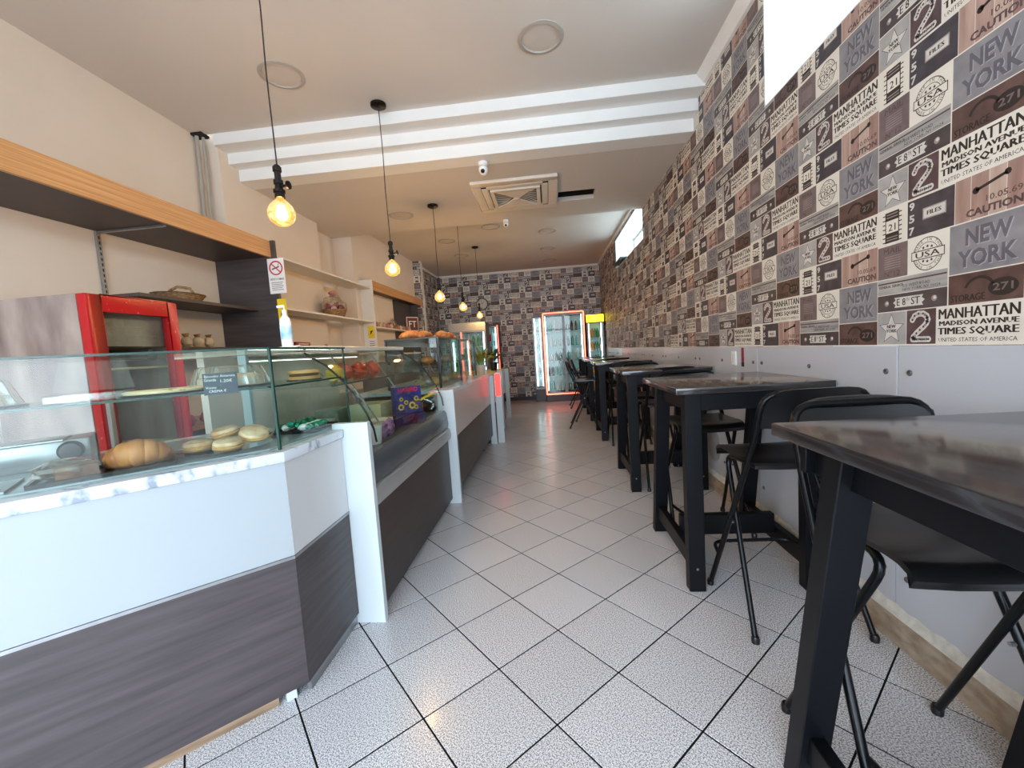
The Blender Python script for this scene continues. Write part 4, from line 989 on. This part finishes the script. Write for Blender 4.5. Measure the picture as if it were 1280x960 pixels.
# black cardboard discs and domes on the glass shelf
ZS = 1.209
def dome(label, x, y, z, r, h, rz=0, content=None):
    t = thing('covered_cake', label, 'cake', (x, y, z), rz)
    MB().lathe([(r*1.06, 0), (r*1.08, .006), (r*.98, .007), (0, .004)], n=28).build('base', black_tray, t, smooth=True)
    MB().lathe([(r, .008), (r*.97, .012), (r*.80, h*.9), (r*.74, h), (r*.3, h), (r*.25, h*.9), (0, h*.9)], n=72, fn=lambda a, z_: 1+(.035 if z_ < h*.95 else .012)*math.copysign(1, math.sin(a*18))).build('lid', plast, t)
    MB().lathe([(r*.82, .008), (r*.8, h*.45), (r*.6, h*.62), (r*.25, h*.6), (r*.22, .01)], n=28).build('cake', content or sponge, t, smooth=True)
    return t
dome('ring cake under a ribbed clear lid on the glass shelf right of the price card', -1.26, 1.52, ZS, .135, .085, content=mat('pale_ring_cake', rgb(214, 196, 164), .7, var=.2, scale=20))
p = on(.77, -.17); dome('ring cake under a ribbed clear lid at the left of the glass shelf', p[0], p[1], ZS, .13, .085, content=mat('cream_cake', rgb(214, 206, 190), .7, var=.2, scale=20))
t = thing('clamshell_box', 'clear clamshell box with raised lid at the left of the glass shelf', 'box', (*on(.49, -.16), ZS), ang)
MB().box(-.10, -.07, 0, .10, .07, .025).build('tray', plast, t, bevel=.003); MB().add([(-.1, .07, .03), (.1, .07, .03), (.08, .10, .13), (-.08, .10, .13)], [(0, 1, 2, 3)]).build('lid', plast, t)
t = thing('almond_tart', 'flat pale almond tart on a black board in the middle of the glass shelf', 'tart', (*on(.30, -.13), ZS), ang)
MB().lathe([(.125, 0), (.128, .006), (0, .006)], n=30, sy=.8).build('board', black_tray, t); MB().lathe([(.115, .007), (.12, .014), (.11, .018), (0, .016)], n=30, sy=.8).build('tart', mat('almond_crust', rgb(232, 214, 168), .7, c2=rgb(150, 100, 58), scale=26, band=(.58, .64)), t, smooth=True)
t = thing('layered_cake', 'small layered cake on the glass shelf by the corner joint', 'cake', (-1.13, 1.80, ZS))
MB().lathe([(.075, 0), (.075, .003), (0, .003)], n=24).build('board', black_tray, t); MB().lathe([(.065, .004), (.067, .016), (.064, .018)], n=24).lathe([(.064, .03), (.067, .032), (.064, .045), (0, .046)], n=24).build('sponge_layers', sponge, t, smooth=True); MB().lathe([(.06, .017), (.062, .024), (.06, .031)], n=24).build('filling', mat('brown_filling', rgb(96, 60, 40), .6, var=.3), t)
# bench and appliance behind the counter
t = thing('back_bench', 'brown wooden bench against the wall behind the red cooler', 'bench', (-2.7, 3.0, 0))
MB().box(-2.96, 2.50, .88, -2.42, 3.55, .91).build('top', mat('brown_bench_top', rgb(168, 122, 88), .5, var=.25, scale=5, stretch=(6, 1, 1)), t, world=True)
MB().box(-2.94, 2.52, .0, -2.46, 3.54, .88).build('cabinet', dark_board, t, world=True)
for k in range(5):
    o = MB().blob((0, 0, .035), .045, 140+k, 12, .3, (.8, 1, .9), 5).build('sweet_bag', MATS['packet_colour_2']); o.location = (-2.50, 2.60+.14*k, .911)
    tag(o, 'small reddish bag on the brown bench behind the red cooler', 'bag', 'reddish bags on the brown bench')
t = thing('food_slicer', 'low steel appliance with a black knob behind the glass case at the left', 'appliance', (-1.88, 1.30, .966), ang)
MB().box(-.16, -.09, 0, .16, .09, .10).build('body', steel, t, bevel=.008); MB().lathe([(.035, 0), (.035, .02), (.028, .026), (0, .026)], (.11, -.09, .06), 20, (0, -1, 0)).build('knob', black_plastic, t, smooth=True)
MB().box(-.14, -.13, .10, .10, .02, .108).build('table', steel, t, bevel=.002)
# price card
p = on(.155, -.022); t = thing('price_card', 'black chalk price card clipped to the front of the glass shelf', 'sign', (p[0], p[1], 1.195), 0)
pu = Vector((-dA.x, -dA.y, 0)); pn = Vector((nA.x, nA.y, 0))
cardm = mat('chalkboard_black', rgb(66, 74, 84), .5, var=.1); chalk = mat('chalk_white', rgb(232, 232, 228), .8, var=.05)
MB().add([Vector((0, 0, z))+pu*a+pn*b for b in (-.002, 0) for a, z in ((-.05, 0), (.05, 0), (.05, .075), (-.05, .075))], [(3, 2, 1, 0), (4, 5, 6, 7), (0, 1, 5, 4), (1, 2, 6, 5), (2, 3, 7, 6), (3, 0, 4, 7)]).build('card', cardm, t)
tx = MB()
for s_, z, x0_, x1_, hh in (('Biscotto Amarena', .060, -.044, .044, .009), ('Grande', .047, -.046, -.012, .010), ('1,20€', .040, .0, .034, .012), ('Vuoto', .021, -.044, -.014, .009), ('CREMA €', .008, -.036, .014, .009)):
    tx.text(s_, Vector((0, 0, z))+pu*x0_+pn*.0008, pu, (0, .0, 1), x1_-x0_, hh)
tx.box(-.001, -.001, .032, .001, .001, .0325)
tx.build('lettering', chalk, t)
# tray of green foil chocolates at the right of the corner joint
tray('black tray of green and white sweets beside the side pane', -1.17, 1.83, ZT, .21, .24, .1)
gfoil = [mat('green_foil', rgb(30, 130, 90), .25, .7, var=.2), mat('white_wrapper', rgb(226, 230, 224), .4, var=.1), mat('teal_foil', rgb(60, 170, 140), .25, .6, var=.2)]
for k in range(26):
    b = MB().blob((0, 0, .015), .019, k, 8, .15, (1.3, 1, .8)); b.cyl((-.022, 0, .012), (-.014, 0, .012), .006, 6).cyl((.014, 0, .012), (.022, 0, .012), .006, 6)
    o = b.build('wrapped_sweet', gfoil[k % 3], smooth=True); o.location = (-1.24+.028*(k % 6), 1.75+.038*(k//6), ZT+.005+(.018 if k % 6 in (2, 3) else .004)); o.rotation_euler = (0, 0, k*1.7)
    tag(o, 'small foil wrapped sweet heaped on the black tray by the side pane', 'sweet', 'foil sweets on the black tray')
tray('gold tray at the near end of the sweets in the corner of the case', -1.30, 1.66, ZT, .14, .12, .5, mat('gold_card', rgb(206, 170, 96), .3, .5, var=.2))

# ================================================================ THINGS IN THE CURVED CASE
ZD = .816
def carton(label, cat, name, x, y, z, sx, sy, sz, m, rz=0, face=None):
    t = thing(name, label, cat, (x, y, z), rz); MB().box(-sx/2, -sy/2, 0, sx/2, sy/2, sz).build('body', m, t, bevel=.002); return t
blue = mat('blue_carton', rgb(52, 60, 130), .35, c2=rgb(36, 40, 96), scale=6)
t = carton('blue carton of gummy sweets with yellow figures standing at the front of the curved case', 'box', 'sweet_carton', -1.01, 2.78, ZD+.075, .06, .20, .19, blue, -.75)
fx = .0305
MB().text('HARIBO', (fx, -.075, .150), (0, 1, 0), (0, 0, 1), .15, .034, .04).build('lettering', mat('red_print', rgb(200, 40, 50), .4, var=.05), t)
yl = mat('yellow_print', rgb(226, 190, 50), .4, var=.2, scale=30); b = MB()
for (a, z, r) in ((-.06, .05, .022), (-.02, .08, .016), (.025, .055, .026), (.06, .10, .018), (.055, .04, .016), (-.055, .105, .014)):
    b.lathe([(r, 0), (r*.9, .001), (r*.55, .001), (r*.5, 0)], (fx, a, z), 14, (1, 0, 0), cap=False)
b.build('printed_rings', yl, t)
b = carton('dark red and blue carton lying beneath the blue sweet carton', 'box', 'sweet_carton', -1.015, 2.78, ZD, .10, .23, .073, mat('red_blue_carton', rgb(110, 34, 48), .4, c2=rgb(40, 44, 90), scale=8), -.75)
carton('large pale yellow-green carton at the back of the curved case', 'box', 'carton', -1.24, 2.72, ZD, .22, .22, .17, mat('pale_olive_carton', rgb(186, 180, 140), .5, var=.1))
carton('white open carton behind the pink packets in the curved case', 'box', 'carton', -1.10, 2.50, ZD, .13, .17, .085, mat('white_carton', rgb(222, 218, 206), .5, var=.05), .1)
t = thing('plastic_tub', 'white plastic tub with lid at the near end of the curved case', 'tub', (-1.0, 2.17, ZD))
MB().lathe([(.045, 0), (.055, .10), (.058, .10), (.058, .106)], n=20).build('tub', pot_w, t, smooth=True); MB().lathe([(.06, .104), (.06, .114), (0, .116)], n=20).build('lid', plast, t, smooth=True)
pk = mat('pink_purple_packet', rgb(190, 140, 170), .35, c2=rgb(96, 50, 110), scale=30)
for k in range(4):
    o = MB().blob((0, 0, .05), .05, 80+k, 20, .35, (.6, .5, 1), 7).build('sweet_packet', pk); o.location = (-.985-.012*(k % 2), 2.25+.055*k, ZD+.001)
    tag(o, 'pink and purple packet standing in the near row of the curved case', 'packet', 'pink packets in the curved case')
ylp = mat('yellow_brown_packet', rgb(206, 186, 110), .35, c2=rgb(150, 120, 70), scale=24)
for k in range(5):
    o = MB().blob((0, 0, .05), .055, 90+k, 20, .35, (.8, .6, .9), 7).build('snack_packet', ylp); o.location = (-1.18, 2.08+.075*k, ZD+.001)
    tag(o, 'yellow snack packet in the row behind the white tub', 'packet', 'yellow packets in the curved case')
rdp = mat('orange_red_packet', rgb(214, 60, 34), .3, c2=rgb(150, 28, 24), scale=22)
for k in range(6):
    o = MB().blob((0, 0, .05), .07, 100+k, 22, .42, (.75, .9, .75), 8).build('sweet_packet', rdp); o.location = (-1.22-.05*(k % 2), 2.33+.10*k, 1.166)
    tag(o, 'shiny orange-red packet on the upper glass shelf of the curved case', 'packet', 'orange-red packets on the upper shelf')
o = MB().blob((0, 0, .05), .065, 111, 22, .42, (.7, .9, .75), 8).build('sweet_packet', mat('bright_yellow_packet', rgb(240, 190, 60), .3, var=.3, scale=20)); o.location = (-1.21, 2.22, 1.166)
tag(o, 'bright yellow packet next to the orange-red packets on the upper shelf', 'packet')
for k in range(3):
    o = MB().lathe([(0, 0), (.10, .004), (.14, .03), (.135, .032), (.09, .008), (0, .006)], n=26).build('glass_plate', plast, smooth=True); o.location = (-1.5, 2.3+.32*k, .95+.0*k); o.rotation_euler = (0, .9, .3*k)
    o.location = (-1.35, 2.28+.34*k, .818); o.rotation_euler = (0, 0, 0)
    tag(o, 'clear round plate on the deck of the curved case', 'plate', 'clear plates in the curved case')
    o.location = (-1.60, 2.2+.36*k, .818)
for k, (x, y, sx, sy, sz, c_, lab) in enumerate(((-1.10, 2.98, .12, .16, .10, (196, 176, 120), 'ochre carton behind the blue sweet carton'), (-1.42, 2.30, .16, .2, .12, (206, 196, 176), 'beige carton at the near back of the curved case'),
        (-1.48, 2.66, .16, .22, .15, (150, 150, 130), 'greyish carton in the middle back of the curved case'), (-1.12, 3.18, .16, .14, .09, (176, 70, 60), 'brick red carton at the far end of the curved case'), (-1.40, 3.10, .2, .2, .12, (222, 214, 196), 'cream carton at the far back of the curved case'))):
    carton(lab, 'box', 'carton', x, y, ZD+.001, sx, sy, sz, mat('carton_colour_%d' % k, rgb(*c_), .45, var=.25, scale=30), .1*k-.2)
for k in range(5):
    o = MB().blob((0, 0, .035), .045, 160+k, 16, .4, (1, .9, .7), 6).build('sweet_packet', mat('beige_packet', rgb(206, 180, 150), .35, c2=rgb(150, 100, 84), scale=26)); o.location = (-1.40+.02*(k % 2), 2.35+.17*k, 1.166)
    tag(o, 'beige packet at the back of the upper glass shelf of the curved case', 'packet', 'beige packets on the upper shelf')
# objects on the curved case's top
ZC = 1.373
t = thing('sanitizer_bottle', 'white pump bottle with blue label on the cream top board', 'bottle', (-1.30, 1.96, ZC)); t.scale = (.75, .75, 1.08)
MB().lathe([(.036, 0), (.038, .01), (.038, .11), (.032, .13), (.016, .142), (.014, .155), (0, .155)], n=24, sy=.75).build('bottle', mat('frosted_white_plastic', rgb(230, 234, 238), .25, var=.03), t, smooth=True)
MB().lathe([(.0385, .035), (.0385, .095)], n=24, sy=.76, cap=False).build('label', mat('light_blue_label', rgb(120, 186, 222), .4, c2=rgb(226, 234, 240), scale=24), t, smooth=True)
pm = MB().cyl((0, 0, .155), (0, 0, .19), .005).lathe([(.014, .153), (.014, .168), (.006, .172)], n=14).cyl((0, 0, .188), (-.035, -.02, .184), .0055); pm.build('pump', pvc, t, smooth=True)
t = thing('paper_sheets', 'loose white paper sheets lying on the corner of the glass case', 'paper', (-1.22, 1.72, ZG1+.008), .4)
for k in range(3): MB().add([(-.10+.02*k, -.07, .001+.002*k), (.10, -.06+.02*k, .002+.002*k), (.11, .07, .012+.003*k), (-.09, .08-.02*k, .003+.002*k)], [(0, 1, 2, 3)]).build('sheet', mat('white_paper', rgb(236, 238, 240), .8, var=.03), t)
# signs on the dark side panel and shelf edge
def sign(name, label, loc, w_, h_, base, rz=0):
    t = thing(name, label, 'sign', loc, rz); MB().box(-w_/2, -.003, 0, w_/2, 0, h_).build('sheet', base, t); return t
paper = mat('sign_paper', rgb(232, 228, 226), .6, var=.03); redp = mat('sign_red', rgb(196, 44, 48), .5, var=.05); inkp = mat('sign_black', rgb(50, 44, 46), .5, var=.05); yel = mat('sign_yellow', rgb(240, 206, 40), .45, var=.05)
t = sign('no_smoking_sign', 'white no smoking sign with red ring on the edge of the dark side panel', (-2.385, 3.55, 1.93), .155, .31, paper)
b = MB(); b.lathe([(.064, 0), (.064, .001), (.052, .001), (.052, 0)], (0, -.0035, .225), 28, (0, -1, 0), cap=False); b.bar((-.04, -.005, .265), (.04, -.005, .185), .010, .001, (0, 1, 0)); b.build('prohibition_ring', redp, t)
b = MB(); b.bar((-.038, -.004, .215), (.03, -.004, .235), .010, .001, (0, 1, 0)); b.bar((.02, -.004, .24), (.03, -.004, .265), .004, .001, (0, 1, 0)); b.text('VIETATO FUMARE', (-.066, -.004, .118), (1, 0, 0), (0, 0, 1), .132, .018, .02)
for k in range(5): b.box(-.055, -.0045, .095-.016*k, .055-.01*(k % 2), -.0035, .099-.016*k)
b.build('print', inkp, t)
t = sign('warning_sticker', 'yellow warning sticker with black figure below the no smoking sign', (-2.36, 3.54, 1.66), .09, .22, yel, -.1)
b = MB(); b.add([(-.02, -.004, .06), (.0, -.004, .10), (-.015, -.004, .10), (.012, -.004, .16), (.006, -.004, .12), (.022, -.004, .12)], [(0, 1, 5, 4, 3, 2)]); b.build('print', inkp, t)
t = sign('warning_sticker', 'yellow camera notice with white text sheet on the side of the white shelving', (-2.60, 5.925, 1.38), .10, .40, paper)
MB().box(-.05, -.0045, .22, .05, -.0035, .40).build('yellow_field', yel, t); b = MB(); b.add([(-.02, -.006, .27), (.01, -.006, .30), (.03, -.006, .34), (-.01, -.006, .33)], [(0, 1, 2, 3)])
for k in range(5): b.box(-.04, -.0045, .05+.03*k, .04, -.0035, .058+.03*k)
b.build('print', inkp, t)

# bread on the bread case
for k, (x, y, rz, lab) in enumerate(((-1.28, 3.78, .3, 'golden loaf at the near end on top of the bread case'), (-1.22, 3.98, 1.2, 'golden loaf second from the near end on top of the bread case'), (-1.10, 4.20, 2.0, 'golden loaf on top of the bread case by the black post'), (-1.12, 4.5, .4, 'farthest golden loaf on top of the bread case'))):
    croissant(lab, x, y, 1.453, rz)
    COL.objects['croissant.%03d' % (k+1)].scale = (1.15, 1.3, .9)
for k in range(14):
    m_ = (pastry, sugar, sponge)[k % 3]; o = MB().blob((0, 0, .035), .05, 120+k, 10, .15, (1.1, .9, .7)).build('bread_roll', m_, smooth=True)
    o.location = (-1.12-.12*(k % 2), 3.75+.125*k-.05*(k % 2), .987 if k % 3 else 1.209); tag(o, 'bread roll lying inside the square glass bread case', 'bread roll', 'bread rolls in the glass case')

# ================================================================ COOLERS AT THE BACK
neon = mat('orange_red_neon', rgb(255, 110, 80), .4, emit=(1, .13, .07, 1), es=3.2)
cool_w = mat('lit_white_liner', rgb(215, 240, 240), .4, var=.03)
tube_m = mat('led_strip_white', (1, 1, 1, 1), .4, emit=(.75, .93, 1, 1), es=2.6)
grey_frame = mat('grey_cooler_frame', rgb(120, 120, 122), .35, .4, var=.1); dark_body = mat('dark_cooler_body', rgb(38, 36, 38), .4, var=.2)
def bottle_proto(name, m, cap, h=.24, r=.032, can=False):
    b = MB(); b.use(m)
    if can: b.lathe([(r*.85, 0), (r, .008), (r, h-.01), (r*.8, h)], n=10)
    else: b.lathe([(r*.9, 0), (r, .01), (r, h*.62), (r*.45, h*.82), (r*.38, h*.93)], n=10); b.use(cap); b.lathe([(r*.45, h*.93), (r*.45, h)], n=10)
    return b.build(name, None, smooth=True)
def cooler(name, label, x0, x1, y, z0, z1, depth=.6, doors=1, frame=grey_frame, header=None, cols=None, rows=5, per=8, group=None, lab='', led=tube_m, sh0=None):
    t = thing(name, label, 'cooler', ((x0+x1)/2, y, 0)); W_ = (x1-x0); hx = W_/2; w4 = .035
    b = MB(); b.box(-hx, .02, 0, -hx+w4, depth, z1).box(hx-w4, .02, 0, hx, depth, z1).box(-hx+w4, .02, z1-.04, hx-w4, depth, z1).box(-hx+w4, depth-.04, 0, hx-w4, depth, z1-.04).box(-hx+w4, .02, 0, hx-w4, depth-.04, z0+.05)
    b.build('cabinet', dark_body, t)
    MB().box(-hx+w4, depth-.05, z0+.05, hx-w4, depth-.041, z1-.04).box(-hx+w4+.0005, .05, z0+.05, -hx+w4+.006, depth-.05, z1-.04).box(hx-w4-.006, .05, z0+.05, hx-w4-.0005, depth-.05, z1-.04).build('liner', cool_w, t)
    ztop = z1-.02 if not header else z1-header[1]
    zs = []
    for k in range(rows):
        z = z0+.07+(ztop-z0-.12)*k/rows; zs.append(z)
        MB().box(-hx+w4+.007, .07, z-.006, hx-w4-.007, depth-.06, z).build('shelf', cool_w, t)
    for s_ in (-1, 1): MB().box(s_*(hx-w4-.022)-.010, .055, z0+.08, s_*(hx-w4-.022)+.010, .066, ztop-.03).build('led_strip', led, t)
    wd = W_/doors
    for k in range(doors):
        a = -hx+wd*k; c = a+wd; f = MB(); q = .028
        f.box(a+.002, -.02, z0, a+q, .018, ztop).box(c-q, -.02, z0, c-.002, .018, ztop).box(a+q, -.02, z0, c-q, .018, z0+q).box(a+q, -.02, ztop-q, c-q, .018, ztop)
        d_ = f.build('door', frame, t); MB().box(a+q, -.004, z0+q, c-q, .002, ztop-q).build('pane', clear, d_)
        MB().box(c-q-.02, -.045, z0+.7, c-q, -.02, z0+1.05).build('handle', frame, d_)
    if header: MB().box(-hx, -.02, ztop+.002, hx, .018, z1).build('header', header[0], t)
    # bottles
    for k, z in enumerate(zs):
        for j in range(per):
            pr_ = cols[(k*3+j//2) % len(cols)]; o = pr_.copy(); COL.objects.link(o)
            o.location = (t.location[0]-hx+w4+.045+(W_-2*w4-.09)*j/(per-1), y+.11+.02*(j % 2), z+.0005)
            tag(o, lab, 'bottle', group)
    return t
bp = [bottle_proto('drink_bottle', mat('drink_'+n_, rgb(*c), .12, var=.15, scale=20), pvc, h, .033) for n_, c, h in (('teal', (60, 170, 165), .25), ('cola', (70, 26, 20), .25), ('clear', (206, 224, 228), .26), ('green', (60, 130, 60), .24), ('orange', (226, 130, 40), .24))]
bp.append(bottle_proto('drink_can', mat('can_red', rgb(196, 36, 40), .25, .4, var=.1), pvc, .16, .033, True)); bp.append(bottle_proto('drink_can', mat('can_silver', rgb(190, 196, 200), .25, .6, var=.1), pvc, .16, .033, True))
cooler('drinks_cooler', 'double door drinks cooler framed with glowing orange-red neon at the back wall', -.10, .86, 9.75, .20, 2.08, doors=2, cols=[bp[0], bp[2], bp[6], bp[1]], per=9, group='bottles in the neon framed cooler', lab='bottle or can on a shelf of the neon framed drinks cooler')
t = thing('neon_light', 'glowing orange-red neon tube around the double door drinks cooler', 'neon light', (.38, 9.70, 0))
MB().tube(arc([(-.47, 0, .19), (-.47, 0, 2.09), (.47, 0, 2.09), (.47, 0, .19)], .03)+[Vector((-.47, 0, .19))], .013, 8).build('tube', neon, t, smooth=True)
for x, z in ((-.47, .5), (-.47, 1.8), (.47, .5), (.47, 1.8)): MB().box(x-.02, -.005, z-.01, x+.02, .025, z+.01).build('clip', pvc, t)
lgt = cooler('drinks_cooler', 'narrow cooler with bright yellow header in the right back corner', .915, 1.315, 9.78, .15, 1.99, doors=1, header=(mat('yellow_lit_header', rgb(245, 215, 20), .4, emit=(1, .78, .02, 1), es=1.3), .17), cols=[bp[4], bp[3], bp[6]], rows=5, per=5, group='bottles in the yellow cooler', lab='bottle or can on a shelf of the yellow headed cooler')
hd = MB(); hd.text('OK', (-.07, -.022, 1.86), (1, 0, 0), (0, 0, 1), .14, .08, .03); hd.build('emblem', mat('header_white_print', rgb(252, 250, 220), .5, var=.02), lgt)
cooler('drinks_cooler', 'slim cooler squeezed between the back wall and the neon framed cooler', -.36, -.115, 9.95, .30, 2.06, depth=.42, cols=[bp[2], bp[6], bp[0]], per=3, rows=5, group='bottles in the slim cooler', lab='bottle on a shelf of the slim cooler left of the neon frame')
red_neon = mat('red_neon_edge', rgb(220, 60, 50), .4, emit=(1, .12, .08, 1), es=1.6)
cooler('drinks_cooler', 'drinks cooler with grey header behind the bread case on the left', -1.93, -1.20, 8.0, .30, 1.88, depth=.5, header=(mat('grey_header', rgb(150, 152, 156), .5, var=.05), .16), cols=[bp[0], bp[2], bp[3], bp[6]], per=7, rows=5, group='bottles in the grey headed cooler', lab='bottle or can on a shelf of the grey headed cooler')
o = MB().box(-1.70, 7.955, .4, -1.67, 7.975, 1.70).build('neon_strip', red_neon, None); tag(o, 'vertical red light strip on the front of the grey headed cooler', 'neon light')
cooler('drinks_cooler', 'narrow cooler with red edge in the left back corner under the clock', -1.50, -1.16, 9.6, .30, 1.90, depth=.5, cols=[bp[5], bp[2], bp[0]], per=4, rows=5, group='bottles in the left corner cooler', lab='bottle on a shelf of the left corner cooler')
o = MB().box(-1.165, 9.555, .4, -1.145, 9.575, 1.90).build('neon_strip', red_neon, None); tag(o, 'vertical red light strip on the edge of the left corner cooler', 'neon light')
for o in bp: bpy.data.objects.remove(o)
t = thing('wall_clock', 'round black rimmed wall clock on the papered back wall', 'clock', (-1.60, YB-.03, 2.50))
MB().lathe([(.15, 0), (.155, .02), (.15, .03), (.135, .03), (.13, .02)], (0, .028, 0), 32, (0, -1, 0), cap=False).build('rim', mat('clock_black', rgb(30, 28, 28), .35, var=.1), t, smooth=True)
MB().lathe([(.132, 0), (.132, .012), (0, .012)], (0, .026, 0), 32, (0, -1, 0)).build('face', mat('clock_face', rgb(206, 200, 190), .5, var=.05), t)
b = MB(); b.bar((0, .010, 0), (.05, .010, .06), .008, .002, (0, 1, 0)).bar((0, .010, 0), (-.02, .010, .095), .006, .002, (0, 1, 0))
b.build('hands', MATS['clock_black'], t)
b = MB()
for k in range(12):
    a = k*PI/6; b.bar((.105*math.sin(a), .012, .105*math.cos(a)), (.122*math.sin(a), .012, .122*math.cos(a)), .006, .002, (0, 1, 0))
b.build('marks', MATS['clock_black'], t)
